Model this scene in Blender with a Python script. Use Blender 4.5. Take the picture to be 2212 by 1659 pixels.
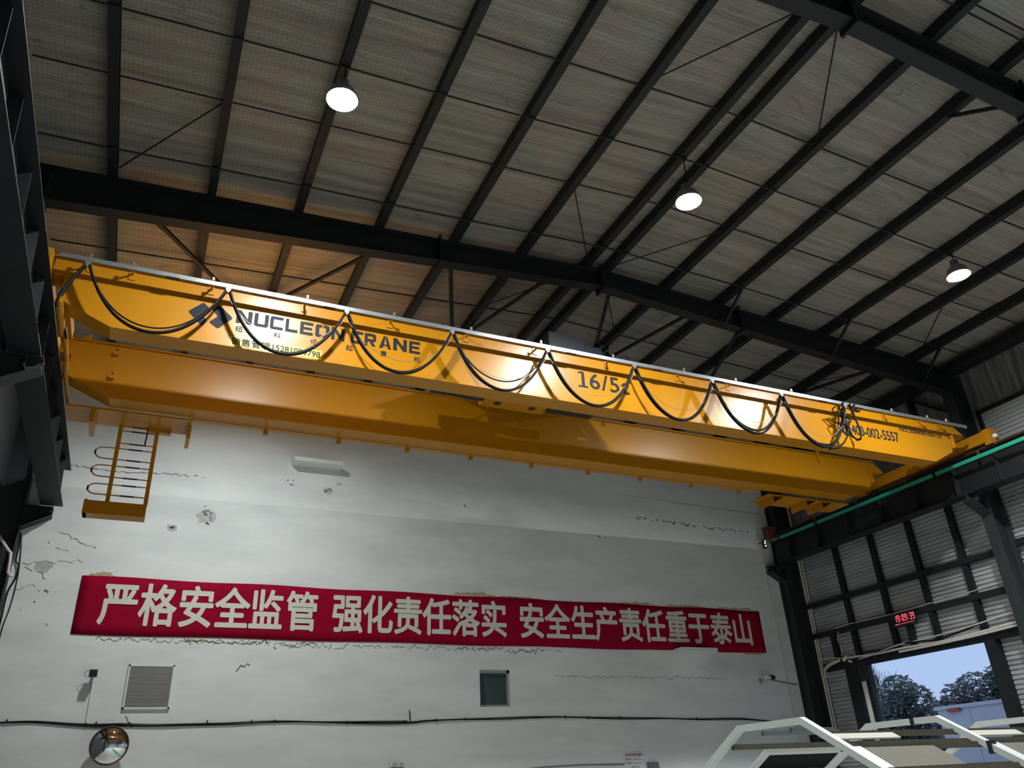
import bpy, bmesh, math, random
from mathutils import Vector, Matrix
random.seed(7)
S = bpy.context.scene
COL = S.collection
for o in list(bpy.data.objects):
    bpy.data.objects.remove(o, do_unlink=True)

# ------------------------------------------------------------------ camera
def make_camera():
    yaw, pitch, roll, f = 0.44732273, 0.47563971, -0.0503312, 1707.976
    fw = Vector((math.sin(yaw)*math.cos(pitch), math.cos(yaw)*math.cos(pitch), math.sin(pitch)))
    r = fw.cross(Vector((0, 0, 1))).normalized()
    u = r.cross(fw)
    r2 = math.cos(roll)*r + math.sin(roll)*u
    u2 = -math.sin(roll)*r + math.cos(roll)*u
    cd = bpy.data.cameras.new('camera')
    cd.sensor_fit = 'HORIZONTAL'; cd.sensor_width = 36.0
    cd.lens = f/2212.0*36.0
    cd.clip_start = 0.05; cd.clip_end = 400
    c = bpy.data.objects.new('camera', cd); COL.objects.link(c)
    M = Matrix((r2, u2, -fw)).transposed().to_4x4()
    M.translation = Vector((0, 0, 1.6))
    c.matrix_world = M
    S.camera = c
make_camera()

# ------------------------------------------------------------------ world, exposure, lamps out of view
W = bpy.data.worlds.new('dusk_sky'); S.world = W; W.use_nodes = True
bg = W.node_tree.nodes['Background']
bg.inputs[0].default_value = (0.42, 0.57, 0.87, 1); bg.inputs[1].default_value = 1.0
S.view_settings.view_transform = 'Standard'
S.view_settings.look = 'None'
S.view_settings.gamma = 1.0
S.view_settings.exposure = 0.0
S.view_settings.use_curve_mapping = False
S.cycles.use_denoising = True
S.cycles.max_bounces = 8
S.cycles.diffuse_bounces = 6
S.cycles.sample_clamp_indirect = 6.0
LAMP_L = 1980.0           # radiance of a high bay lens
LAMP_R = 0.20
LAMP_COL = (0.94, 1.0, 0.99)

def hall_light(x, y, z, gain=1.0):
    """the same high bay lamps hang on through the rest of the hall, behind the camera"""
    ld = bpy.data.lights.new('hall_light', 'AREA'); ld.shape = 'DISK'; ld.size = 2*LAMP_R
    ld.energy = LAMP_L*math.pi*math.pi*LAMP_R**2*gain*0.20
    ld.spread = math.radians(128)
    ld.color = LAMP_COL
    o = bpy.data.objects.new('hall_light', ld); COL.objects.link(o); o.location = (x, y, z)
for hx in (1.43, 7.1, 13.3):
    hall_light(hx, 1.18, 9.85)
    hall_light(hx, -5.47, 9.85)

# ------------------------------------------------------------------ materials
def nt(m):
    m.use_nodes = True
    return m.node_tree, m.node_tree.nodes['Principled BSDF']
def mat(name, col, rough=0.5, metal=0.0, spec=0.5, var=0.0, vscale=3.0, bump=0.0, bscale=30.0, emit=None, estr=0.0, stretch=(1, 1, 1)):
    m = bpy.data.materials.new(name); t, b = nt(m)
    b.inputs['Base Color'].default_value = (*col, 1)
    b.inputs['Roughness'].default_value = rough
    b.inputs['Metallic'].default_value = metal
    b.inputs['Specular IOR Level'].default_value = spec
    if emit:
        b.inputs['Emission Color'].default_value = (*emit, 1); b.inputs['Emission Strength'].default_value = estr
    if var > 0 or bump > 0:
        tc = t.nodes.new('ShaderNodeTexCoord'); mp = t.nodes.new('ShaderNodeMapping')
        mp.inputs['Scale'].default_value = stretch
        t.links.new(tc.outputs['Object'], mp.inputs['Vector'])
    if var > 0:
        n = t.nodes.new('ShaderNodeTexNoise'); n.inputs['Scale'].default_value = vscale; n.inputs['Detail'].default_value = 6
        t.links.new(mp.outputs[0], n.inputs['Vector'])
        r = t.nodes.new('ShaderNodeValToRGB')
        r.color_ramp.elements[0].position = 0.3; r.color_ramp.elements[1].position = 0.7
        r.color_ramp.elements[0].color = (*[c*(1-var) for c in col], 1)
        r.color_ramp.elements[1].color = (*[min(1, c*(1+var*0.5)) for c in col], 1)
        t.links.new(n.outputs['Fac'], r.inputs['Fac']); t.links.new(r.outputs[0], b.inputs['Base Color'])
    if bump > 0:
        n2 = t.nodes.new('ShaderNodeTexNoise'); n2.inputs['Scale'].default_value = bscale; n2.inputs['Detail'].default_value = 4
        t.links.new(mp.outputs[0], n2.inputs['Vector'])
        bp = t.nodes.new('ShaderNodeBump'); bp.inputs['Strength'].default_value = bump; bp.inputs['Distance'].default_value = 0.02
        t.links.new(n2.outputs['Fac'], bp.inputs['Height']); t.links.new(bp.outputs[0], b.inputs['Normal'])
    return m

M = {}
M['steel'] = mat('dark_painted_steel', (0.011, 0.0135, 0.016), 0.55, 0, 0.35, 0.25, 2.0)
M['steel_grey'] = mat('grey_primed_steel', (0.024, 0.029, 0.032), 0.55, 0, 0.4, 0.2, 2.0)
M['yellow'] = mat('crane_yellow_paint', (0.46, 0.186, 0.004), 0.31, 0, 0.35, 0.05, 1.5, 0.03, 2.0)
M['rope'] = mat('black_rubber', (0.007, 0.007, 0.008), 0.5, 0, 0.15)
M['chain'] = mat('thin_steel_wire', (0.35, 0.33, 0.3), 0.4, 0.8)
M['galv'] = mat('galvanised_steel', (0.55, 0.57, 0.6), 0.32, 0.85, 0.5, 0.1, 8.0)
M['bolt'] = mat('zinc_bolt', (0.6, 0.62, 0.64), 0.3, 0.9)
M['letter'] = mat('black_lettering', (0.016, 0.018, 0.026), 0.55, 0, 0.14)
M['sticker'] = mat('yellow_film', (0.72, 0.56, 0.06), 0.4, 0, 0.4)
M['whitewall'] = None
M['pvc'] = mat('cream_plastic_pipe', (0.62, 0.58, 0.52), 0.45)
M['white'] = mat('white_enamel', (0.78, 0.79, 0.78), 0.4)
M['plaster'] = mat('white_plaster', (0.72, 0.73, 0.72), 0.85, 0, 0.2, 0.08, 3.0)
M['cream'] = mat('cream_board', (0.36, 0.345, 0.285), 0.6, 0, 0.4, 0.05, 4.0)
M['tan'] = mat('tan_sheet', (0.10, 0.09, 0.068), 0.7, 0, 0.3, 0.08, 8.0)
M['framewhite'] = mat('white_powder_coat', (0.47, 0.475, 0.46), 0.45, 0, 0.4, 0.04, 6.0)
M['darkglass'] = mat('dark_glass', (0.006, 0.009, 0.011), 0.6, 0, 0.03)
M['crack'] = mat('dark_crack', (0.10, 0.10, 0.095), 0.9, 0, 0.1)
M['stain'] = mat('damp_stain', (0.52, 0.40, 0.24), 0.9, 0, 0.1, 0.25, 9.0)
M['flake'] = mat('peeling_plaster', (0.50, 0.50, 0.48), 0.9, 0, 0.1, 0.3, 14.0)
M['banner'] = mat('red_cloth', (0.30, 0.002, 0.026), 0.8, 0, 0.08, 0.06, 4.0, 0.1, 6.0)
M['bannerink'] = mat('offwhite_print', (0.66, 0.64, 0.58), 0.7, 0, 0.25)
M['vent'] = mat('grey_louver', (0.42, 0.41, 0.40), 0.5, 0.2)
M['ventdark'] = mat('dark_gap', (0.03, 0.03, 0.03), 0.8)
M['winglass'] = mat('green_grey_pane', (0.06, 0.095, 0.095), 0.12, 0, 0.5, 0.2, 2.0)
M['alu'] = mat('aluminium_frame', (0.45, 0.47, 0.48), 0.4, 0.6)
M['mirror'] = mat('convex_mirror', (0.92, 0.92, 0.92), 0.015, 1.0)
M['rim'] = mat('brown_rim', (0.16, 0.075, 0.035), 0.5)
M['green'] = mat('green_conductor', (0.02, 0.33, 0.20), 0.45)
M['rust'] = mat('rusty_rail', (0.14, 0.055, 0.03), 0.7, 0.2, 0.3, 0.3, 6.0)
M['redbrown'] = mat('red_oxide_paint', (0.10, 0.02, 0.016), 0.7)
M['lamp_shell'] = mat('lamp_shell', (0.25, 0.26, 0.27), 0.4, 0.5)
M['lens_dim'] = mat('lamp_lens_dim', (0.9, 0.9, 0.9), 0.4, emit=LAMP_COL, estr=LAMP_L*0.62)  # same lens with its output turned down to limit the wall brightness
M['reflector'] = mat('white_reflector', (0.9, 0.9, 0.9), 0.35)
M['lens'] = mat('lamp_lens', (0.9, 0.9, 0.9), 0.4, emit=LAMP_COL, estr=LAMP_L)
M['led_red'] = mat('red_digits', (0.3, 0.01, 0.02), 0.4, emit=(1.0, 0.10, 0.14), estr=1.6)
M['led_green'] = mat('green_signal', (0.05, 0.4, 0.2), 0.4, emit=(0.1, 1.0, 0.5), estr=6.0)
M['led_orange'] = mat('orange_signal', (0.5, 0.1, 0.05), 0.4, emit=(1.0, 0.28, 0.12), estr=6.0)
M['black'] = mat('black_plastic', (0.015, 0.015, 0.016), 0.4)
M['bluegrey'] = mat('blue_grey_motor', (0.014, 0.021, 0.032), 0.5)
M['floor'] = mat('floor_concrete', (0.42, 0.42, 0.40), 0.55, 0, 0.4, 0.2, 0.8)
M['greenfloor'] = mat('green_floor_paint', (0.03, 0.20, 0.11), 0.35)
M['southwall'] = mat('hall_end_sheet', (0.42, 0.43, 0.44), 0.6, 0.0, 0.4)
M['darkwall'] = mat('dark_side_sheet', (0.05, 0.055, 0.06), 0.6, 0.0, 0.4)
M['truck'] = mat('white_truck_panel', (0.62, 0.63, 0.66), 0.5, 0, 0.4, 0.04, 2.0)
M['amber'] = mat('amber_plastic', (0.5, 0.06, 0.02), 0.3)
M['leaf'] = mat('evergreen_leaf', (0.095, 0.115, 0.095), 0.6, 0, 0.4, 0.4, 1.2)
M['leaf2'] = mat('broad_dark_leaf', (0.025, 0.04, 0.022), 0.4, 0, 0.5, 0.3, 2.0)
M['leaf3'] = mat('bronze_leaf', (0.12, 0.11, 0.095), 0.6, 0, 0.4, 0.4, 1.2)
M['bark'] = mat('grey_bark', (0.05, 0.045, 0.04), 0.8)
M['asphalt'] = mat('yard_asphalt', (0.12, 0.12, 0.12), 0.8, 0, 0.3, 0.2, 0.7)
M['paper'] = mat('notice_paper', (0.66, 0.66, 0.70), 0.6)
M['ink_red'] = mat('red_print', (0.45, 0.03, 0.04), 0.6)
M['ink_dark'] = mat('dark_print', (0.08, 0.08, 0.1), 0.6)
M['greybox'] = mat('grey_box', (0.13, 0.15, 0.17), 0.5)
M['corr'] = mat('galvanised_sheet', (0.44, 0.45, 0.46), 0.45, 0.15, 0.5, 0.25, 1.6, stretch=(1, 0.6, 2.5))
M['louver'] = mat('pale_roof_sheet', (0.50, 0.52, 0.50), 0.5, 0.1)

def roof_material():
    m = bpy.data.materials.new('roof_insulation_blanket'); t, b = nt(m)
    N, L = t.nodes, t.links
    b.inputs['Roughness'].default_value = 0.6; b.inputs['Specular IOR Level'].default_value = 0.3
    tc = N.new('ShaderNodeTexCoord'); sep = N.new('ShaderNodeSeparateXYZ'); L.new(tc.outputs['Object'], sep.inputs[0])
    def math_(op, a, bb):
        n = N.new('ShaderNodeMath'); n.operation = op
        for i, v in enumerate((a, bb)):
            if v is None: continue
            if isinstance(v, (int, float)): n.inputs[i].default_value = v
            else: L.new(v, n.inputs[i])
        return n.outputs[0]
    wob = N.new('ShaderNodeTexNoise'); wob.inputs['Scale'].default_value = 1.6; wob.inputs['Detail'].default_value = 3
    L.new(tc.outputs['Object'], wob.inputs['Vector'])
    w = math_('MULTIPLY', wob.outputs['Fac'], 0.10)
    def lines(src, pitch, width):
        s = math_('ADD', src, w)
        f = math_('FRACT', math_('DIVIDE', s, pitch), None)
        return math_('LESS_THAN', f, width)
    gx = lines(sep.outputs['X'], 0.062, 0.12); gy = lines(sep.outputs['Y'], 0.062, 0.16)
    grid = math_('MAXIMUM', gx, gy)
    # shade of the creases across the hall, painted into the colour
    mp = N.new('ShaderNodeMapping'); mp.inputs['Scale'].default_value = (0.35, 7.0, 1.0); L.new(tc.outputs['Object'], mp.inputs[0])
    cr = N.new('ShaderNodeTexNoise'); cr.inputs['Scale'].default_value = 1.0; cr.inputs['Detail'].default_value = 7; cr.inputs['Roughness'].default_value = 0.65
    L.new(mp.outputs[0], cr.inputs['Vector'])
    ramp = N.new('ShaderNodeValToRGB'); e = ramp.color_ramp.elements
    e[0].position = 0.26; e[0].color = (0.17, 0.150, 0.135, 1); e[1].position = 0.66; e[1].color = (0.37, 0.34, 0.31, 1)
    L.new(cr.outputs['Fac'], ramp.inputs[0])
    patch = N.new('ShaderNodeTexNoise'); patch.inputs['Scale'].default_value = 1.3; patch.inputs['Detail'].default_value = 2
    L.new(tc.outputs['Object'], patch.inputs['Vector'])
    r2 = N.new('ShaderNodeValToRGB'); e = r2.color_ramp.elements
    e[0].position = 0.35; e[0].color = (0.94, 1.02, 0.98, 1); e[1].position = 0.65; e[1].color = (1.04, 0.96, 0.93, 1)
    L.new(patch.outputs['Fac'], r2.inputs[0])
    mp3 = N.new('ShaderNodeMapping'); mp3.inputs['Scale'].default_value = (0.45, 3.1, 1.0); L.new(tc.outputs['Object'], mp3.inputs[0])
    fold = N.new('ShaderNodeTexNoise'); fold.inputs['Scale'].default_value = 1.0; fold.inputs['Detail'].default_value = 2; fold.inputs['Distortion'].default_value = 0.4
    L.new(mp3.outputs[0], fold.inputs['Vector'])
    fr = N.new('ShaderNodeValToRGB'); ee = fr.color_ramp.elements
    ee[0].position = 0.485; ee[0].color = (0, 0, 0, 1); ee[1].position = 0.5; ee[1].color = (1, 1, 1, 1); q_ = fr.color_ramp.elements.new(0.515); q_.color = (0, 0, 0, 1)
    L.new(fold.outputs['Fac'], fr.inputs[0])
    seg = N.new('ShaderNodeTexNoise'); seg.inputs['Scale'].default_value = 0.9; L.new(tc.outputs['Object'], seg.inputs['Vector'])
    crease_shade = math_('MULTIPLY', fr.outputs[0], math_('GREATER_THAN', seg.outputs['Fac'], 0.53))  # thin dark lines painted in for shade along the folds
    mul = N.new('ShaderNodeMix'); mul.data_type = 'RGBA'; mul.blend_type = 'MULTIPLY'; mul.inputs[0].default_value = 1
    L.new(ramp.outputs[0], mul.inputs[6]); L.new(r2.outputs[0], mul.inputs[7])
    mix = N.new('ShaderNodeMix'); mix.data_type = 'RGBA'
    L.new(math_('MAXIMUM', math_('MULTIPLY', grid, 0.46), math_('MULTIPLY', crease_shade, 0.6)), mix.inputs[0]); L.new(mul.outputs[2], mix.inputs[6]); mix.inputs[7].default_value = (0.10, 0.09, 0.085, 1)
    L.new(mix.outputs[2], b.inputs['Base Color'])
    bp = N.new('ShaderNodeBump'); bp.inputs['Strength'].default_value = 0.8; bp.inputs['Distance'].default_value = 0.05
    L.new(cr.outputs['Fac'], bp.inputs['Height']); L.new(bp.outputs[0], b.inputs['Normal'])
    return m
M['roof'] = roof_material()

def wall_material():
    m = bpy.data.materials.new('white_painted_plaster'); t, b = nt(m)
    N, L = t.nodes, t.links
    b.inputs['Roughness'].default_value = 0.8; b.inputs['Specular IOR Level'].default_value = 0.25
    tc = N.new('ShaderNodeTexCoord'); mp = N.new('ShaderNodeMapping'); mp.inputs['Scale'].default_value = (0.35, 1, 1.2); L.new(tc.outputs['Object'], mp.inputs[0])
    n = N.new('ShaderNodeTexNoise'); n.inputs['Scale'].default_value = 1.4; n.inputs['Detail'].default_value = 8; n.inputs['Roughness'].default_value = 0.6
    L.new(mp.outputs[0], n.inputs['Vector'])
    r = N.new('ShaderNodeValToRGB'); e = r.color_ramp.elements
    e[0].position = 0.25; e[0].color = (0.62, 0.645, 0.645, 1); e[1].position = 0.6; e[1].color = (0.76, 0.775, 0.77, 1)
    L.new(n.outputs['Fac'], r.inputs[0]); L.new(r.outputs[0], b.inputs['Base Color'])
    bp = N.new('ShaderNodeBump'); bp.inputs['Strength'].default_value = 0.12; bp.inputs['Distance'].default_value = 0.03
    L.new(n.outputs['Fac'], bp.inputs['Height']); L.new(bp.outputs[0], b.inputs['Normal'])
    return m
M['whitewall'] = wall_material()

def foil_material():
    m = bpy.data.materials.new('wall_foil_blanket'); t, b = nt(m)
    N, L = t.nodes, t.links
    b.inputs['Roughness'].default_value = 0.5
    tc = N.new('ShaderNodeTexCoord'); mp = N.new('ShaderNodeMapping'); mp.inputs['Scale'].default_value = (1, 9, 0.7); L.new(tc.outputs['Object'], mp.inputs[0])
    n = N.new('ShaderNodeTexNoise'); n.inputs['Scale'].default_value = 1.2; n.inputs['Detail'].default_value = 6
    L.new(mp.outputs[0], n.inputs['Vector'])
    r = N.new('ShaderNodeValToRGB'); e = r.color_ramp.elements
    e[0].position = 0.3; e[0].color = (0.10, 0.105, 0.105, 1); e[1].position = 0.7; e[1].color = (0.30, 0.30, 0.29, 1)
    L.new(n.outputs['Fac'], r.inputs[0]); L.new(r.outputs[0], b.inputs['Base Color'])
    bp = N.new('ShaderNodeBump'); bp.inputs['Strength'].default_value = 0.6; bp.inputs['Distance'].default_value = 0.05
    L.new(n.outputs['Fac'], bp.inputs['Height']); L.new(bp.outputs[0], b.inputs['Normal'])
    return m
M['foil'] = foil_material()

# ------------------------------------------------------------------ mesh helpers
ORIG = {}
class MB:
    def __init__(self): self.v = []; self.f = []; self.sm = []
    def add(self, vs, fs, smooth=False):
        n = len(self.v); self.v += [tuple(p) for p in vs]; self.f += [tuple(n+i for i in f) for f in fs]; self.sm += [smooth]*len(fs); return self
    def box(self, x0, x1, y0, y1, z0, z1):
        vs = [(x0, y0, z0), (x1, y0, z0), (x1, y1, z0), (x0, y1, z0), (x0, y0, z1), (x1, y0, z1), (x1, y1, z1), (x0, y1, z1)]
        return self.add(vs, [(0, 3, 2, 1), (4, 5, 6, 7), (0, 1, 5, 4), (1, 2, 6, 5), (2, 3, 7, 6), (3, 0, 4, 7)])
    def hexa(self, vs):
        return self.add(vs, [(0, 3, 2, 1), (4, 5, 6, 7), (0, 1, 5, 4), (1, 2, 6, 5), (2, 3, 7, 6), (3, 0, 4, 7)])
    def prism(self, poly, axis, a, b):
        """poly in the two other axes (in x,y,z order), extruded along axis from a to b"""
        def P(p, t):
            l = list(p); l.insert(axis, t); return tuple(l)
        n = len(poly)
        vs = [P(p, a) for p in poly]+[P(p, b) for p in poly]
        fs = [tuple(range(n)), tuple(range(2*n-1, n-1, -1))]
        fs += [(i, i+n, (i+1) % n+n, (i+1) % n) for i in range(n)]
        return self.add(vs, fs)
    def tube(self, pts, r, n=8, closed=False, r_end=None, caps=True):
        pts = [Vector(p) for p in pts]; k = len(pts)
        rings = []; up = None
        for i, p in enumerate(pts):
            if closed: t = pts[(i+1) % k]-pts[i-1]
            else: t = pts[min(i+1, k-1)]-pts[max(i-1, 0)]
            t.normalize()
            if up is None: up = t.orthogonal().normalized()
            up = (up-t*up.dot(t))
            if up.length < 1e-5: up = t.orthogonal()
            up.normalize(); s = t.cross(up)
            rr = r if r_end is None else r+(r_end-r)*i/max(1, k-1)
            rings.append([p+rr*(math.cos(2*math.pi*j/n)*up+math.sin(2*math.pi*j/n)*s) for j in range(n)])
        vs = [q for ring in rings for q in ring]; fs = []
        m = k if closed else k-1
        for i in range(m):
            for j in range(n):
                a = i*n+j; b = i*n+(j+1) % n; c = ((i+1) % k)*n+(j+1) % n; d = ((i+1) % k)*n+j
                fs.append((a, b, c, d))
        self.add(vs, fs, True)
        if not closed and caps:
            self.add(rings[0], [tuple(range(n-1, -1, -1))]); self.add(rings[-1], [tuple(range(n))])
        return self
    def bar(self, a, b, w, h, up=(0, 0, 1)):
        a = Vector(a); b = Vector(b); t = (b-a).normalized(); u = Vector(up); u = (u-t*u.dot(t)).normalized(); s = t.cross(u)
        vs = []
        for p in (a, b):
            for i, j in ((-1, -1), (1, -1), (1, 1), (-1, 1)):
                vs.append(p+s*(i*w/2)+u*(j*h/2))
        return self.add(vs, [(0, 1, 2, 3), (7, 6, 5, 4), (0, 4, 5, 1), (1, 5, 6, 2), (2, 6, 7, 3), (3, 7, 4, 0)])
    def lathe(self, c, prof, n=28, axis=2, smooth=True):
        """prof: list of (radius, offset along axis)"""
        vs = []
        for r, h in prof:
            for j in range(n):
                a = 2*math.pi*j/n; l = [r*math.cos(a), r*math.sin(a)]; l.insert(axis, h)
                vs.append((c[0]+l[0], c[1]+l[1], c[2]+l[2]))
        fs = []
        for i in range(len(prof)-1):
            for j in range(n):
                fs.append((i*n+j, i*n+(j+1) % n, (i+1)*n+(j+1) % n, (i+1)*n+j))
        return self.add(vs, fs, smooth)
    def disc(self, c, r, axis, n=28):
        vs = []
        for j in range(n):
            a = 2*math.pi*j/n; l = [r*math.cos(a), r*math.sin(a)]; l.insert(axis, 0)
            vs.append((c[0]+l[0], c[1]+l[1], c[2]+l[2]))
        return self.add(vs, [tuple(range(n))])
    def poly(self, pts):
        return self.add(pts, [tuple(range(len(pts)))])
    def build(self, name, m, parent=None, fixn=True):
        me = bpy.data.meshes.new(name)
        o0 = ORIG.get(parent.name, Vector((0, 0, 0))) if parent else Vector((0, 0, 0))
        me.from_pydata([Vector(p)-o0 for p in self.v], [], self.f)
        for i, p in enumerate(me.polygons): p.use_smooth = self.sm[i]
        if fixn:
            bm = bmesh.new(); bm.from_mesh(me); bmesh.ops.recalc_face_normals(bm, faces=bm.faces); bm.to_mesh(me); bm.free()
        me.materials.append(M[m] if isinstance(m, str) else m)
        o = bpy.data.objects.new(name, me); COL.objects.link(o)
        if parent: o.parent = parent
        ORIG[o.name] = o0
        return o

def tag(o, label, cat, group=None, kind=None):
    o['label'] = label; o['category'] = cat
    if group: o['group'] = group
    if kind: o['kind'] = kind
    return o
def thing(name, label, cat, loc=(0, 0, 0), group=None):
    o = bpy.data.objects.new(name, None); COL.objects.link(o); o.location = loc; o.empty_display_size = 0.2
    ORIG[o.name] = Vector(loc)
    return tag(o, label, cat, group)
def struct(o): o['kind'] = 'structure'; return o
def bevel(o, w=0.005, seg=2):
    md = o.modifiers.new('bevel', 'BEVEL'); md.width = w; md.segments = seg; md.limit_method = 'ANGLE'; return o

ORD = ['first', 'second', 'third', 'fourth', 'fifth', 'sixth', 'seventh', 'eighth', 'ninth', 'tenth', 'eleventh', 'twelfth', 'thirteenth', 'fourteenth', 'fifteenth', 'sixteenth']

# ------------------------------------------------------------------ text helpers
def glyph_mesh(txt, offset=0.0, spacing=1.0):
    c = bpy.data.curves.new('lettering', 'FONT'); c.body = txt; c.offset = offset; c.fill_mode = 'FRONT'; c.resolution_u = 4; c.space_character = spacing
    o = bpy.data.objects.new('lettering', c); COL.objects.link(o)
    dg = bpy.context.evaluated_depsgraph_get(); dg.update()
    me = bpy.data.meshes.new_from_object(o.evaluated_get(dg))
    vs = [(v.co.x, v.co.y) for v in me.vertices]; fs = [tuple(p.vertices) for p in me.polygons]
    bpy.data.objects.remove(o, do_unlink=True); bpy.data.curves.remove(c); bpy.data.meshes.remove(me)
    return vs, fs
def bbox(vs):
    xs = [p[0] for p in vs]; ys = [p[1] for p in vs]; return min(xs), max(xs), min(ys), max(ys)
_ref = None
def ref():
    global _ref
    if _ref is None: _ref = bbox(glyph_mesh('国')[0])
    return _ref
def text_fit(mb, txt, x0, x1, z0, z1, y, offset=0.0, spacing=1.0, plane='xz'):
    vs, fs = glyph_mesh(txt, 0, spacing)
    lay = [0]*len(vs)
    if offset:
        n0 = len(vs); v0 = list(vs); f0 = list(fs)
        for t in range(16):
            dx, dz = math.cos(t*math.pi/8)*offset, math.sin(t*math.pi/8)*offset*.8
            lay += [t+1]*len(v0); k = len(vs); vs = vs+[(p[0]+dx, p[1]+dz) for p in v0]; fs = fs+[tuple(i+k for i in f) for f in f0]
    a, b, c, d = bbox(vs)
    mb.add([(x0+(p[0]-a)/(b-a)*(x1-x0), y-.00005*lay[i], z0+(p[1]-c)/(d-c)*(z1-z0)) for i, p in enumerate(vs)], fs)
def cjk(mb, ch, cx, cz, w, h, y, offset=0.0):
    vs, fs = glyph_mesh(ch, 0); a, b, c, d = ref()
    k = 0
    for dx, dz in ([(0, 0)] if not offset else [(math.cos(t*math.pi/4)*offset, math.sin(t*math.pi/4)*offset) for t in range(8)]+[(0, 0)]):
        mb.add([(cx+(p[0]+dx-(a+b)/2)/(b-a)*w, y-k*.00004, cz+(p[1]+dz-(c+d)/2)/(d-c)*h) for p in vs], fs); k += 1

# ================================================================== THE SETTING
XL, XR, RX = -1.95, 16.85, 7.45
def rz(x): return 10.92-0.054*abs(x-RX)            # underside of the purlins = top of the rafters
Y_BACK, Y_SOUTH = 18.0, -11.0
PUR = 0.20

struct(MB().box(-2.9, 17.75, Y_SOUTH, Y_BACK, -0.1, 0).build('floor', 'floor'))
struct(MB().box(2.4, 4.0, 4.0, 16.5, 0, .004).build('floor_lane', 'greenfloor'))
struct(MB().box(17.75, 70, -20, 70, -0.15, -0.02).build('ground', 'asphalt'))

def build_ceiling():
    mb = MB()
    xs = [-2.9+i*0.35 for i in range(60)]; xs = [x for x in xs if x < 17.75]+[RX, 17.75]; xs = sorted(set(round(x, 4) for x in xs))
    dy = 0.055; ny = int((Y_BACK-2.5)/dy)
    ys = [Y_SOUTH, 0.0, 1.3]+[2.5+i*dy for i in range(ny+1)]
    if ys[-1] < Y_BACK: ys.append(Y_BACK)
    rnd = random.Random(3); prof = []; a = 0
    ph = [rnd.uniform(0, 6.28) for _ in range(12)]
    def sag(x, y):
        s = 0
        for i, (fy, fx, am) in enumerate(((4.1, 0.35, .010), (7.3, -0.22, .007), (11.9, 0.6, .005), (19, -0.9, .004), (31, 1.4, .0028), (47, 1.1, .002))):
            s += am*math.sin(fy*y+fx*x+ph[i]+1.2*math.sin(0.8*x+ph[i+6]))
        return s
    for y in ys:
        for x in xs: mb.v.append((x, y, rz(x)+PUR+0.03+sag(x, y)))
    n = len(xs)
    for j in range(len(ys)-1):
        for i in range(n-1):
            mb.f.append((j*n+i, j*n+i+1, (j+1)*n+i+1, (j+1)*n+i)); mb.sm.append(True)
    o = mb.build('ceiling', 'roof', fixn=False)
    mb2 = MB()
    for a, b in ((-3.0, RX), (RX, 17.9)):
        mb2.hexa([(a, Y_SOUTH-.1, rz(a)+.30), (b, Y_SOUTH-.1, rz(b)+.30), (b, Y_BACK+.2, rz(b)+.30), (a, Y_BACK+.2, rz(a)+.30),
                  (a, Y_SOUTH-.1, rz(a)+.34), (b, Y_SOUTH-.1, rz(b)+.34), (b, Y_BACK+.2, rz(b)+.34), (a, Y_BACK+.2, rz(a)+.34)])
    r = mb2.build('ceiling_deck', 'southwall'); r.parent = o
    return struct(o)
build_ceiling()

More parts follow.
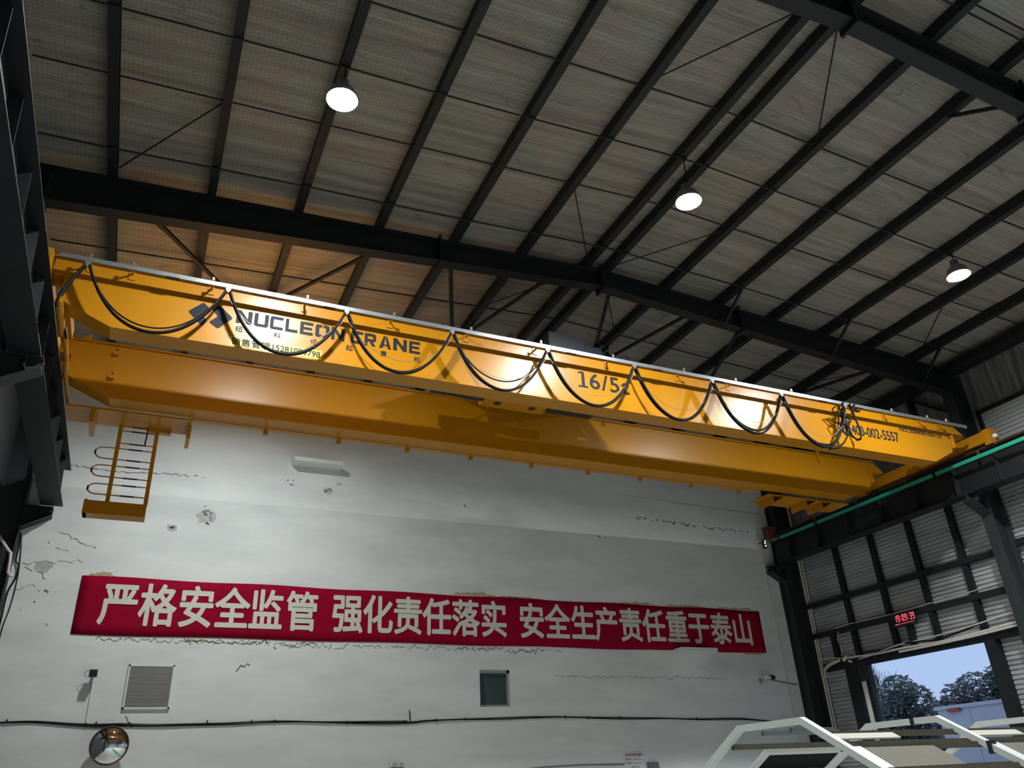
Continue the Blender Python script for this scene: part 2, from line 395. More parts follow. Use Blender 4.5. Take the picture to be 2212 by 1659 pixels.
# north wall, white plaster, with a window hole
def build_north():
    mb = MB(); x0, x1, y0, y1 = -2.9, 17.02, 18.0, 18.25
    wx0, wx1, wz0, wz1 = 7.42, 8.20, 3.36, 4.17
    mb.box(x0, wx0, y0, y1, 0, 11.3); mb.box(wx1, x1, y0, y1, 0, 11.3)
    mb.box(wx0, wx1, y0, y1, 0, wz0); mb.box(wx0, wx1, y0, y1, wz1, 11.3)
    w = struct(mb.build('wall_north', 'whitewall'))
    MB().box(17.02, 17.9, 18.02, 18.25, 0, 11.3).build('corner_leak_strip', 'darkwall', w)  # dark strip added to stop sky light leaking through the corner gap
    # shallow plaster band low under the crane on the door side
    MB().hexa([(10.2, 17.9995, 8.37), (17.0, 17.965, 8.20), (17.0, 18.01, 8.20), (10.2, 18.01, 8.37), (10.2, 17.9995, 8.95), (17.0, 17.965, 8.76), (17.0, 18.01, 8.76), (10.2, 18.01, 8.95)]).build('plaster_band', 'whitewall', w)
    rnd = random.Random(11)
    def crack(pts, w0, nm='wall_crack', m='crack', jit=0.02, step=0.05):
        mb = MB(); P = []
        for (ax, az), (bx, bz) in zip(pts, pts[1:]):
            k = max(1, int(math.hypot(bx-ax, bz-az)/step))
            for i in range(k): P.append((ax+(bx-ax)*i/k+rnd.gauss(0, jit*.4), az+(bz-az)*i/k+rnd.gauss(0, jit)))
        P.append(pts[-1])
        for (ax, az), (bx, bz) in zip(P, P[1:]):
            if rnd.random() < 0.12: continue
            dx, dz = bx-ax, bz-az; l = math.hypot(dx, dz) or 1; nx, nz = -dz/l*w0*rnd.uniform(.3, 1.2), dx/l*w0*rnd.uniform(.3, 1.2)
            mb.poly([(ax-nx, 17.996, az-nz), (bx-nx, 17.996, bz-nz), (bx+nx, 17.996, bz+nz), (ax+nx, 17.996, az+nz)])
        return mb.build(nm, m, w, fixn=False)
    crack([(-1.85, 8.16), (-1.39, 8.13), (-0.98, 8.11), (-0.21, 8.16), (0.3, 8.17), (0.89, 8.19)], 0.008)
    crack([(-2.27, 6.02), (-1.9, 6.08), (-1.55, 6.12), (-1.2, 6.15)], 0.005)
    crack([(-1.75, 6.72), (-1.5, 6.62), (-1.3, 6.5), (-1.02, 6.42)], 0.006)
    crack([(-1.9, 6.5), (-1.75, 6.38), (-1.5, 6.33)], 0.005)
    crack([(-2.2, 5.95), (-1.95, 5.9), (-1.8, 5.75)], 0.006)
    crack([(-2.25, 5.55), (-2.0, 5.62), (-1.85, 5.5)], 0.004)
    crack([(-0.7, 4.64), (0.2, 4.63), (1.2, 4.62), (2.2, 4.63), (3.2, 4.61), (4.4, 4.62), (5.6, 4.63), (6.8, 4.61), (8.0, 4.63), (9.2, 4.62)], 0.006, jit=0.035)
    crack([(0.9, 4.66), (1.6, 4.6), (2.4, 4.65), (3.0, 4.58), (3.6, 4.66)], 0.010, jit=0.03)
    crack([(6.9, 4.66), (7.4, 4.58), (7.9, 4.66), (8.3, 4.58), (9.0, 4.66), (9.6, 4.6)], 0.008, jit=0.03)
    crack([(9.4, 4.05), (10.2, 4.03), (11.4, 4.04), (12.4, 4.03), (13.3, 4.05), (14.6, 4.02)], 0.005, jit=0.02)
    crack([(12.3, 8.30), (13.2, 8.27), (14.4, 8.24), (15.6, 8.22), (16.6, 8.19)], 0.016, jit=0.05)
    crack([(0.05, 3.22), (0.12, 3.12), (0.2, 3.02)], 0.012, step=.04)
    crack([(2.0, 4.1), (2.12, 4.18), (2.3, 4.2)], 0.010, step=.04)
    # chipped holes
    for cx, cz, r, n in ((1.0, 7.35, .17, 16), (1.12, 7.18, .10, 8), (0.36, 6.97, .09, 9), (3.6, 8.16, .08, 6), (7.14, 8.1, .06, 4), (11.03, 7.62, .07, 4), (2.75, 8.28, .10, 6), (3.85, 8.32, .09, 5), (-1.9, 5.3, .02, 2), (-2.1, 5.15, .02, 2), (-1.6, 4.87, .02, 2), (-1.75, 5.52, .035, 3)):
        mb = MB()
        for _ in range(n):
            a = rnd.uniform(0, 6.28); d = rnd.uniform(0, r); s = rnd.uniform(.008, .028); e = rnd.uniform(0, 3.14)
            px, pz = cx+d*math.cos(a)*1.3, cz+d*math.sin(a)
            mb.poly([(px+s*math.cos(e+t)*(1.0 if t % 2 else .6), 17.995, pz+s*math.sin(e+t)*.7) for t in (0, 1.1, 2.2, 3.3, 4.4, 5.4)])
        mb.build('plaster_chip', 'crack', w, fixn=False)
    for cx, cz, r in ((1.0, 7.3, .26), (0.36, 6.97, .13), (3.65, 8.16, .13), (-1.9, 6.0, .2)):
        MB().poly([(cx+r*math.cos(t*.5236)*random.uniform(.6, 1.1), 17.997, cz+r*.7*math.sin(t*.5236)*random.uniform(.6, 1.1)) for t in range(12)]).build('peeled_patch', 'flake', w, fixn=False)
    # glue stains round the banner
    for x0_, x1_, z0_, z1_ in ((-1.05, -0.55, 5.86, 5.98), (6.8, 7.9, 5.87, 5.99), (7.9, 9.2, 5.86, 5.93), (11.4, 12.6, 5.86, 5.95), (12.9, 14.2, 5.87, 5.95), (14.6, 15.9, 5.87, 5.97), (0.9, 1.4, 4.63, 4.70), (15.3, 15.95, 4.66, 4.72)):
        n = 14; top = [(x0_+(x1_-x0_)*i/n, 17.9965, z0_+(z1_-z0_)*rnd.uniform(.3, 1)*math.sin(math.pi*(i+.4)/(n+.8))**.5) for i in range(n+1)]
        MB().poly([(x0_, 17.9965, z0_), (x1_, 17.9965, z0_)]+top[::-1]).build('glue_stain', 'stain', w, fixn=False)
    # window
    f = struct(MB().box(wx0, wx1, 18.10, 18.16, wz0, wz0+.05).box(wx0, wx1, 18.06, 18.16, wz1-.07, wz1).box(wx0, wx0+.05, 18.10, 18.16, wz0, wz1).box(wx1-.06, wx1, 18.06, 18.16, wz0, wz1).build('window_1', 'alu'))
    MB().box(wx0+.05, wx1-.06, 18.125, 18.135, wz0+.05, wz1-.07).build('pane', 'winglass', f)
build_north()

# east wall: corrugated sheet with the door opening, foil blanket above
def corrugated(mb, x, y0, y1, z0, z1, pitch=0.1, depth=0.034):
    z = z0; prof = []
    while z < z1-1e-6:
        for f, d in ((0, 0), (0.64, 0), (0.70, depth), (0.94, depth), (0.999, 0)):
            zz = z+f*pitch
            if zz <= z1+1e-6: prof.append((x+d, zz))
        z += pitch
    prof.append((x, z1))
    n = len(prof)
    vs = [(px, y0, pz) for px, pz in prof]+[(px, y1, pz) for px, pz in prof]
    mb.add(vs, [(i, i+1, n+i+1, n+i) for i in range(n-1)])
def build_east():
    mb = MB(); X = 17.70
    corrugated(mb, X, Y_SOUTH, 18.25, 4.2, 8.2)
    corrugated(mb, X, 16.05, 18.25, 0.0, 4.2)
    corrugated(mb, X, Y_SOUTH, 12.45, 0.0, 4.2)
    w = struct(mb.build('wall_east', 'corr', fixn=False))
    MB().box(17.74, 17.80, Y_SOUTH, 18.25, 4.2, 8.2).box(17.74, 17.80, 16.05, 18.25, 0, 4.2).box(17.74, 17.80, Y_SOUTH, 12.45, 0, 4.2).box(17.74, 17.80, Y_SOUTH, 18.25, 8.2, 11.1).build('outer_sheet', 'darkwall', w)
    MB().box(17.70, 17.735, 10.95, 18.25, 8.2, 10.75).box(17.70, 17.735, Y_SOUTH, 10.95, 9.2, 10.75).build('foil_blanket', 'foil', w)
    l = MB(); corrugated(l, 17.69, Y_SOUTH, 10.93, 8.2, 9.18, 0.1, 0.03); l.build('pale_sheet_band', 'louver', w, fixn=False)
    MB().box(17.62, 17.70, Y_SOUTH, 10.98, 9.16, 9.24).box(17.62, 17.70, 10.92, 10.99, 8.2, 9.24).build('band_trim', 'steel', w)
    # the doorway
    d = struct(MB().box(17.50, 17.70, 11.34, 17.45, 4.15, 4.34).build('door_1', 'steel'))
    MB().box(17.48, 17.72, 12.22, 12.48, 0, 4.16).build('jamb', 'steel', d)
    MB().box(17.48, 17.72, 16.30, 16.68, 0, 4.16).build('jamb', 'steel', d)
    MB().box(17.56, 17.60, 16.13, 16.29, 0, 3.78).build('white_door_edge', 'white', d)
    MB().box(17.54, 17.64, 15.98, 16.12, 0, 4.15).build('door_leaf_edge', 'steel', d)
    MB().box(17.50, 17.66, 16.0, 16.35, 3.76, 4.15).build('door_track_box', 'black', d)
build_east()
struct(MB().box(-3.1, -2.9, Y_SOUTH, 18.25, 0, 11.2).build('wall_west', 'darkwall'))
struct(MB().box(-3.1, 17.8, Y_SOUTH-.2, Y_SOUTH, 0, 11.3).build('wall_south', 'southwall'))

# ================================================================== STEEL FRAME
FRAMES = [(11.2, 'standing over the yellow crane'), (4.55, 'nearest the camera')]
def rafter(yc, where):
    t = thing('rafter', 'dark tapered steel rafter spanning the hall, '+where, 'roof beam', (RX, yc, 9.7), 'portal rafters')
    hw = 0.115
    for s in (0, 1):
        def X(x): return x if s == 0 else 2*RX-x
        def zb(x): return 9.75+(x+2.22)*(10.52-9.75)/(RX+2.22)
        a, b = -2.45, RX
        def slab(z0a, z0b, th, h):
            vs = [(X(a), yc-h, z0a), (X(b), yc-h, z0b), (X(b), yc+h, z0b), (X(a), yc+h, z0a), (X(a), yc-h, z0a+th), (X(b), yc-h, z0b+th), (X(b), yc+h, z0b+th), (X(a), yc+h, z0a+th)]
            return MB().hexa(vs)
        slab(zb(a), zb(b), 0.014, hw).build('bottom_flange', 'steel', t)
        slab(rz(a)-.014, rz(b)-.014, 0.013, hw).build('top_flange', 'steel', t)
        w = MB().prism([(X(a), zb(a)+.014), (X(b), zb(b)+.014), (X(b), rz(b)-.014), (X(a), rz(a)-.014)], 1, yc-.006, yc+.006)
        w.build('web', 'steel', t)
        for xs in (4.0,) if s == 0 else (4.0, ):
            x = X(xs)
            MB().box(x-.016, x+.016, yc-hw-.02, yc+hw+.02, zb(xs)-.06, rz(xs)+.08).build('splice_plate', 'steel', t)
    MB().box(RX-.022, RX+.022, yc-hw-.03, yc+hw+.03, 10.52-.09, 10.92+.10).build('splice_plate', 'steel', t)
for yc, wh in FRAMES: rafter(yc, wh)

def column(x_in, sgn, yc, label, corb=True, zt=10.25):
    """H column; x_in is its inner flange, sgn the outward direction; bracket carries the runway beam"""
    t = thing('steel_column', label, 'steel column', (x_in+sgn*.25, yc, 0), 'portal columns')
    hw = 0.137; xo = x_in+sgn*0.5
    def b(xa, xb, ya, yb, za, zb): return MB().box(min(xa, xb), max(xa, xb), ya, yb, za, zb)
    b(x_in, x_in+sgn*.014, yc-hw, yc+hw, 0, zt).build('flange', 'steel_grey', t)
    b(xo-sgn*.014, xo, yc-hw, yc+hw, 0, zt).build('flange', 'steel_grey', t)
    b(x_in+sgn*.014, xo-sgn*.014, yc-.006, yc+.006, 0, zt).build('web', 'steel_grey', t)
    if corb:
        tip = x_in-sgn*.5
        c = MB().prism([(x_in, 7.14), (tip, 7.14), (tip, 6.98), (x_in, 6.70)], 1, yc-.007, yc+.007)
        c.box(min(tip, x_in), max(tip, x_in), yc-hw, yc+hw, 7.128, 7.142)
        c.hexa([(tip, yc-hw, 6.97), (x_in, yc-hw, 6.69), (x_in, yc+hw, 6.69), (tip, yc+hw, 6.97), (tip, yc-hw, 6.984), (x_in, yc-hw, 6.704), (x_in, yc+hw, 6.704), (tip, yc+hw, 6.984)])
        c.box(tip+sgn*.2-.008, tip+sgn*.2+.008, yc-hw, yc+hw, 6.95, 7.14)
        c.build('bracket', 'steel_grey', t)
    return t
column(17.1, 1, 11.2, 'grey steel column with bracket on the corrugated wall beside the doorway')
column(17.1, 1, 17.86, 'dark steel column in the corner between banner wall and corrugated wall')
column(-2.22, -1, 11.2, 'dark steel column with bracket under the unlit runway beam', zt=10.2)
column(-2.42, -1, 17.86, 'dark steel column in the shadowed corner beside white conduit and hanging wires', zt=10.2)

# purlins
PX = [-1.44, 0.03, 1.44, 2.87, 4.31, 5.71, 7.13, 7.62, 9.06, 10.45, 11.92, 13.40, 14.80, 16.20]
PNAME = ['one over the unlit runway beam']+[None]*13
def purlin(i, x):
    s = -1 if x < RX else 1
    z = rz(x); mb = MB(); y0, y1 = -6.0, 17.95
    w, h = 0.065, PUR
    z += .006
    mb.box(x-w, x-w+.012, y0, y1, z+.001, z+h)
    mb.box(x-w+.012, x+w, y0, y1, z+.001, z+.012)
    mb.box(x-w+.012, x+w, y0, y1, z+h-.012, z+h)
    mb.box(x+w-.008, x+w, y0, y1, z+.012, z+.035)
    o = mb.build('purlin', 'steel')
    if i == 6: lab = 'dark steel purlin beside the roof ridge, on its unlit runway side'
    elif i == 7: lab = 'dark steel purlin beside the roof ridge, on its doorway side'
    elif i < 6: lab = 'dark steel roof purlin, %s counted from the unlit runway beam' % ORD[i]
    else: lab = 'dark steel roof purlin, %s counted from the corrugated door wall' % ORD[13-i]
    tag(o, lab, 'purlin', 'roof purlins')
for i, x in enumerate(PX): purlin(i, x)
tag(MB().box(17.12, 17.58, -6, 17.95, 10.28, 10.42).build('eave_strut', 'steel'), 'dark eave beam along the top of the corrugated wall', 'roof beam')

# rods across the purlins
def cross_rod(name, y, dz, r, label, cat, m='steel', y_j=0.0, group=None):
    pts = []
    xs = [-2.4]+PX+[17.1]
    for k, x in enumerate(xs): pts.append((x, y+y_j*math.sin(k*1.7), rz(x)+dz))
    tag(MB().tube(pts, r, 6).build(name, m), label, cat, group)
cross_rod('sag_rod', 3.95, .08, .014, 'thin dark sag rod, of a close pair the one against the nearest rafter', 'sag rod', group='sag rods')
cross_rod('sag_rod', 3.82, .08, .014, 'thin dark sag rod, of a close pair the one away from the nearest rafter', 'sag rod', group='sag rods')
cross_rod('sag_rod', 6.75, .08, .016, 'thin dark sag rod across the purlins in front of the three lamps', 'sag rod', group='sag rods')
cross_rod('sag_rod', 9.03, .08, .016, 'thin dark sag rod across the purlins just behind the three lamps', 'sag rod', group='sag rods')
cross_rod('sag_rod', 13.20, .08, .016, 'thin dark sag rod across the purlins above the crane, beyond its rafter', 'sag rod', group='sag rods')
cross_rod('sag_rod', 15.6, .08, .016, 'thin dark sag rod across the purlins nearest the white banner wall', 'sag rod', group='sag rods')
cross_rod('lamp_conduit', 7.80, -.020, .016, 'dark cable conduit under the purlins carrying the three lit lamps', 'conduit', y_j=.01)
cross_rod('cable_conduit', 10.40, -.018, .017, 'dark cable conduit under the purlins just in front of the crane rafter', 'conduit', y_j=.015)
DIAG = [((-1.35, 10.96), (-0.04, 9.11), 'over the unlit runway beam, in front of the crane rafter'), ((-0.9, 12.1), (-0.0, 13.18), 'over the unlit end of the crane, beyond the rafter'), ((5.75, 6.6), (7.0, 4.9), 'running up to the nearest rafter, unlit side of the ridge'),
        ((5.75, 9.1), (7.1, 11.0), 'by the ridge, unlit side, meeting the crane rafter'), ((7.7, 4.85), (9.02, 6.68), 'running up to the nearest rafter, door side of the ridge'), ((7.68, 11.0), (9.06, 9.1), 'by the ridge, door side, meeting the crane rafter'),
        ((5.75, 13.15), (7.05, 11.5), 'beyond the crane rafter, unlit side of the ridge'), ((7.7, 11.4), (9.0, 13.14), 'beyond the crane rafter, door side of the ridge'), ((14.85, 13.1), (16.15, 11.6), 'beyond the crane rafter by the door wall eave'), ((16.15, 10.9), (14.85, 9.1), 'in front of the crane rafter by the door wall eave')]
for a, b, lab in DIAG:
    tag(MB().tube([(a[0], a[1], rz(a[0])+.09), (b[0], b[1], rz(b[0])+.09)], .012, 6).build('diagonal_rod', 'steel'), 'thin diagonal roof rod '+lab, 'tie rod', 'diagonal roof rods')
# tube braces between the crane rafter and the back bay
NODES = [(-1.25, 1.12, 3.25), (4.25, 5.55, 6.6), (7.8, 9.15, 10.05), (11.2, 14.3, 15.7)]
WH = ['by the unlit runway', 'on the unlit side of the ridge', 'on the door side of the ridge', 'by the door wall']
for (a, m, b), wh in zip(NODES, WH):
    for k, e in enumerate((a, b)):
        p0 = (e, 11.25, rz(e)-.07); p1 = (m+(-.06 if k == 0 else .06), 14.45, rz(m)-.07)
        if k == 0 and m > 10: p1 = (12.4, 14.45, rz(12.4)-.07)
        tag(MB().tube([p0, p1], .042, 10).build('roof_brace', 'steel'), 'dark tube brace behind the crane rafter %s, %s leg' % (wh, ('unlit-side', 'door-side')[k]), 'roof brace', 'tube roof braces')
# fly braces from the rafter up to the purlins
for x, y0, y1, lab in ((10.45, 11.1, 10.35, 'close to the ridge'), (13.40, 11.1, 10.35, 'midway to the door wall'), (16.2, 11.1, 10.35, 'beside the door wall eave')):
    zb = 10.52-abs(x-RX)*.0797
    tag(MB().bar((x, y0, zb+.03), (x, y1, rz(x)+.02), .05, .05).build('fly_brace', 'steel'), 'short dark knee brace from the crane rafter '+lab, 'knee brace', 'knee braces on the crane rafter')
tag(MB().bar((10.45, 4.66, 10.3), (10.45, 5.35, rz(10.45)+.02), .05, .05).build('fly_brace', 'steel'), 'short dark knee brace from the nearest rafter up to a purlin', 'knee brace', 'knee braces on the nearest rafter')

# runway beams
def runway(xc, sgn, label):
    t = thing('runway_beam', label, 'runway beam', (xc, 9, 7.14), 'crane runway beams')
    y0, y1 = -6.0, 17.7; w = 0.2
    MB().box(xc-w, xc+w, y0, y1, 7.145, 7.165).build('bottom_flange', 'steel', t)
    MB().box(xc-w, xc+w, y0, y1, 7.93, 7.95).build('top_flange', 'steel', t)
    MB().box(xc-.006, xc+.006, y0, y1, 7.165, 7.93).build('web', 'steel', t)
    y = 2.6
    ys = []
    while y < 17.6:
        ys.append(y); y += 1.107
    for y in ys:
        MB().prism([(xc+sgn*.006, 7.166), (xc+sgn*.17, 7.166), (xc+sgn*.17, 7.25), (xc+sgn*.13, 7.929), (xc+sgn*.006, 7.929)], 1, y-.005, y+.005).build('stiffener', 'steel_grey', t)
    MB().box(xc-.035, xc+.035, y0, 17.6, 7.951, 7.965).box(xc-.012, xc+.012, y0, 17.6, 7.965, 8.03).box(xc-.03, xc+.03, y0, 17.6, 8.03, 8.06).build('rail', 'rust', t)
    return t
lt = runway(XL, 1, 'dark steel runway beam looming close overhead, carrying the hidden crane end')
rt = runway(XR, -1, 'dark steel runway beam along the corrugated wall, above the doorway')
e = MB().box(16.42, 16.75, 17.40, 17.62, 7.85, 8.22).build('end_stop', 'redbrown', rt)
bevel(e, .01)
# green conductor rail
g = thing('conductor_rail', 'green plastic conductor rail hung along the runway beam by the corrugated wall', 'conductor rail', (16.56, 9, 7.78))
for a, b in ((-6, 11.74), (11.84, 15.6), (15.74, 17.1), (17.2, 17.46)):
    MB().box(16.55, 16.585, a, b, 7.755, 7.835).build('rail_length', 'green', g)
for y in (3, 5, 7, 9, 10.6, 12.6, 14.2, 15.7, 17.2):
    MB().box(16.57, 16.63, y-.015, y+.015, 7.79, 7.935).build('hanger', 'rust', g)
tag(MB().tube([(16.545, 17.15, 7.74), (16.54, 17.35, 7.76), (16.535, 17.6, 7.78), (16.42, 17.9, 7.82)], .012, 6).build('supply_cable', 'rope'), 'black supply cable at the end of the green conductor rail', 'cable')
ind = thing('indicator_lights', 'small red and green indicator lights at the runway corner', 'indicator light', (16.41, 17.58, 7.7))
MB().box(16.36, 16.46, 17.585, 17.66, 7.6, 7.86).build('backplate', 'black', ind)
for z, m in ((7.81, 'led_orange'), (7.75, 'led_green'), (7.67, 'led_orange')):
    MB().lathe((16.41, 17.585, z), [(.022 if z < 7.8 else .013, 0), (.018, -.015), (.001, -.022)], 12, 1).build('signal_lens', m, ind)

# wall girts and posts of the corrugated wall
for z0, z1, lab in ((5.90, 6.02, 'upper dark horizontal wall rail on the corrugated wall, under the runway beam'), (5.06, 5.19, 'lower dark horizontal wall rail on the corrugated wall, holding the red clock')):
    tag(MB().box(17.52, 17.68, 11.34, 17.7, z0, z1).build('wall_girt', 'steel'), lab, 'wall rail', 'rails of the corrugated wall')
tag(MB().box(17.52, 17.68, -6, 11.04, 5.98, 6.1).build('wall_girt', 'steel'), 'dark horizontal wall rail beyond the grey column, away from the doorway', 'wall rail', 'rails of the corrugated wall')
for k, y in enumerate((12.45, 13.68, 14.92, 16.2)):
    tag(MB().box(17.56, 17.68, y-.07, y+.07, 4.34, 7.6).build('wall_post', 'steel'), 'dark upright wall post above the doorway, %s counted from the grey column' % ORD[k], 'wall post', 'posts of the corrugated wall')
tag(MB().box(17.56, 17.68, 16.88, 17.02, 4.34, 5.06).build('wall_post', 'steel'), 'short dark upright between door header and lower wall rail, in the corner', 'wall post', 'posts of the corrugated wall')
tag(MB().box(17.56, 17.68, 14.35, 14.49, 4.34, 5.06).build('wall_post', 'steel'), 'short dark upright under the red digital clock', 'wall post', 'posts of the corrugated wall')
tag(MB().bar((17.56, 11.6, 9.5), (17.56, 12.6, 10.3), .07, .07).build('knee_brace', 'steel'), 'dark diagonal brace high on the foil covered wall behind the grey column', 'knee brace')
tag(MB().box(17.5, 17.66, 12.5, 12.62, 8.2, 10.3).build('wall_post', 'steel'), 'dark upright on the foil wall above the crane end', 'wall post', 'posts of the corrugated wall')

# ================================================================== LAMPS
LENS_D = 0.04
def lamp(x, y, z, label, lens='lens'):
    t = thing('high_bay_lamp', label, 'lamp', (x, y, z), 'high bay lamps')
    MB().lathe((x, y, z), [(LAMP_R+.004, 0), (LAMP_R+.016, 0), (LAMP_R+.014, .03), (.16, .16), (.09, .22), (.075, .23), (.075, .34), (.001, .345)], 36).build('housing', 'lamp_shell', t)
    MB().lathe((x, y, z), [(LAMP_R+.004, 0), (LAMP_R-.012, LENS_D+.004)], 36).build('reflector', 'reflector', t)
    MB().lathe((x, y, z+LENS_D), [(LAMP_R-.014, 0), (LAMP_R*.5, -.008), (.0015, -.012)], 36).build('lens', lens, t)
    px = min(PX, key=lambda v: abs(v-x)); py = 7.80 if y < 9 else y
    MB().tube([(x, y, z+.33), (x+(px-x)*.5+.012, y+(py-y)*.4, z+.33+(rz(px)-z-.33)*.5), (px, py, rz(px)-.03)], .011, 6).build('suspension_cord', 'rope', t)
    MB().box(px-.05, px+.05, py-.03, py+.03, rz(px)-.05, rz(px)+.004).build('hanger_clamp', 'black', t)
lamp(1.41, 7.71, 9.86, 'largest lit round lamp, nearest the unlit runway beam')
lamp(7.0, 7.72, 9.86, 'lit round lamp hanging under the roof ridge, middle of three')
lamp(13.09, 7.60, 9.86, 'smallest lit round lamp, nearest the corrugated door wall')
lamp(1.25, 13.75, 9.95, 'lit lamp hidden behind the crane, over the banner wall', 'lens_dim')

# ================================================================== THE CRANE
CR = thing('bridge_crane', 'yellow double girder overhead crane spanning the whole hall', 'overhead crane', (7.45, 12, 8.06))
def girder(name, y0, y1):
    prof = [(-1.82, 8.515), (-1.82, 8.26), (-1.66, 8.24), (-1.66, 7.86), (-0.98, 7.55), (15.24, 7.55), (15.90, 7.86), (15.94, 8.24), (16.45, 8.27), (16.42, 8.33), (16.17, 8.515)]
    o = MB().prism(prof, 1, y0, y1).build(name, 'yellow', CR); bevel(o, .008)
    f = MB().box(-1.84, 16.17, y0-.045, y1+.045, 8.516, 8.536).build('top_flange', 'yellow', o)
    MB().box(-1.7, 15.9, (y0+y1)/2-.025, (y0+y1)/2+.025, 8.537, 8.65).build('trolley_rail', 'rust', o)
    MB().box(15.92, 15.96, y0-.07, y0-.001, 7.95, 8.2).prism([(15.86, 8.2), (15.99, 8.2), (15.99, 8.3)], 1, y0-.05, y0-.001).build('end_gusset', 'yellow', o)
    return o
G1 = girder('near_girder', 10.70, 11.06)
G2 = girder('far_girder', 13.04, 13.40)
G2['label'] = 'far girder in the shadow of the near one'
# end trucks
def truck(xc, s):
    o = MB().box(xc-.13, xc+.13, 10.32, 14.2, 8.10, 8.36).build('end_truck', 'yellow', CR); bevel(o, .01)
    MB().box(xc-.15, xc+.15, 10.28, 10.44, 8.02, 8.38).build('end_plate', 'yellow', o)
    MB().box(xc-.15, xc+.15, 13.9, 14.24, 8.02, 8.38).build('end_plate', 'yellow', o)
    MB().lathe((xc, 10.28, 8.2), [(.05, 0), (.05, -.06), (.03, -.07), (.001, -.07)], 14, 1).build('buffer', 'white', o)
    for y in (10.75, 13.75):
        MB().lathe((xc-.05, y, 8.175), [(.001, 0), (.115, 0), (.115, .1), (.001, .1)], 20, 0).build('wheel', 'black', o)
    MB().box(xc-s*.25-.1, xc-s*.25+.1, 11.55, 12.3, 8.12, 8.3).build('drive_box', 'yellow', o)
truck(XR, 1); truck(XL, -1)
# festoon track and brackets
RY, RZ = 10.45, 8.415
fx = lambda v: v*1.0048
tr = MB().box(-1.74, 16.25, RY-.018, RY+.018, RZ-.012, RZ+.028).box(-1.74, 16.25, RY-.018, RY-.012, RZ-.04, RZ-.012).box(-1.74, 16.25, RY+.012, RY+.018, RZ-.04, RZ-.012).build('festoon_track', 'galv', CR)
for i, x in enumerate((-1.37, -0.83, 0.24, 1.60, 2.97, 4.29, 5.58, 7.02, 8.56, 9.76, 11.14, 13.90, 14.97, 15.56)):
    x = fx(x)
    b = MB().bar((x, RY-.02, RZ+.045), (x, 10.69, RZ+.045), .035, .012)
    b.box(x-.045, x+.045, 10.685, 10.699, RZ-.05, RZ+.08)
    b.build('track_arm', 'yellow', tr)
    MB().lathe((x, RY, RZ+.05), [(.001, 0), (.024, 0), (.024, .045), (.001, .045)], 6, 2, False).build('track_bolt', 'bolt', tr)
for x in (-.3, 1.95, 4.1, 6.2, 8.0, 9.4, 12.0, 13.0):
    MB().box(x-.09, x+.09, RY-.03, RY+.03, RZ-.05, RZ-.041).build('joint_plate', 'steel_grey', tr)
TX = [fx(v) for v in (-1.38, 0.46, 2.21, 3.95, 5.69, 7.44, 9.17, 10.84, 12.52)]
SAG = [v+.028 for v in (7.385, 7.385, 7.39, 7.38, 7.37, 7.36, 7.345, 7.285)]
for x in TX:
    MB().box(x-.035, x+.035, RY-.03, RY+.03, RZ-.085, RZ-.042).box(x-.02, x+.02, RY-.035, RY+.035, RZ-.12, RZ-.08).build('cable_carrier', 'galv', tr)
def loop(xa, xb, ztop, zbot, y, wob=0, n=30, skew=0.0):
    pts = []
    for i in range(n+1):
        u = i/n; s = 2*u-1
        # steep near the carriers, round at the bottom
        x = (xa+xb)/2+(xb-xa)/2*(s+skew*(1-s*s))
        z = zbot+(ztop-zbot)*(0.86*s*s+0.14*s**6)
        pts.append((x, y+wob*math.sin(3.1*u*math.pi), z))
    return pts
def cable(pts, r, m='rope', nm='festoon_cable'): return MB().tube(pts, r, 7).build(nm, m, CR)
rnd = random.Random(5)
for k in range(8):
    xa, xb = TX[k]+.03, TX[k+1]-.03
    z0 = RZ-.11
    for j, (dz, r) in enumerate(((0, .020), (.015, .016), (.035+.05*(k % 3 == 0)+.09*(k == 3), .012), (.02+.035*(k > 5), .012))):
        cable(loop(xa, xb, z0, SAG[k]+dz, RY+(-.03, .025, 0, -.01)[j]*1.0, .012, skew=-.045+.02*rnd.random()), r)
    if k: cable(loop(xa, xb, z0-.12, SAG[k]+.21+.03*rnd.random(), RY-.02), .0045, 'chain', 'pull_wire')
for j in range(3):
    cable([(TX[0]-.03, RY+.02*j-.02, RZ-.11), (TX[0]-.12, RY+.02*j-.02, 8.1), (TX[0]-.2, RY+.02*j-.02, 7.9-.02*j), (-1.62, RY+.02*j-.02, 7.74), (-1.63, RY+.01*j-.01, 7.6)], .02)
MB().tube([(-1.62, RY-.02, 7.70), (-1.62, 11.35, 7.70)], .05, 12).build('cable_conduit', 'yellow', CR)
MB().tube([(-1.60, 11.3, 7.78), (-1.60, 12.2, 7.74), (-1.62, 12.6, 7.70), (-1.62, 13.9, 7.70)], .035, 10).build('cable_conduit', 'yellow', CR)
MB().tube([(-1.58, 11.2, 7.70), (-1.55, 11.35, 7.62), (-1.57, 11.5, 7.70)], .018, 7).build('festoon_cable', 'rope', CR)
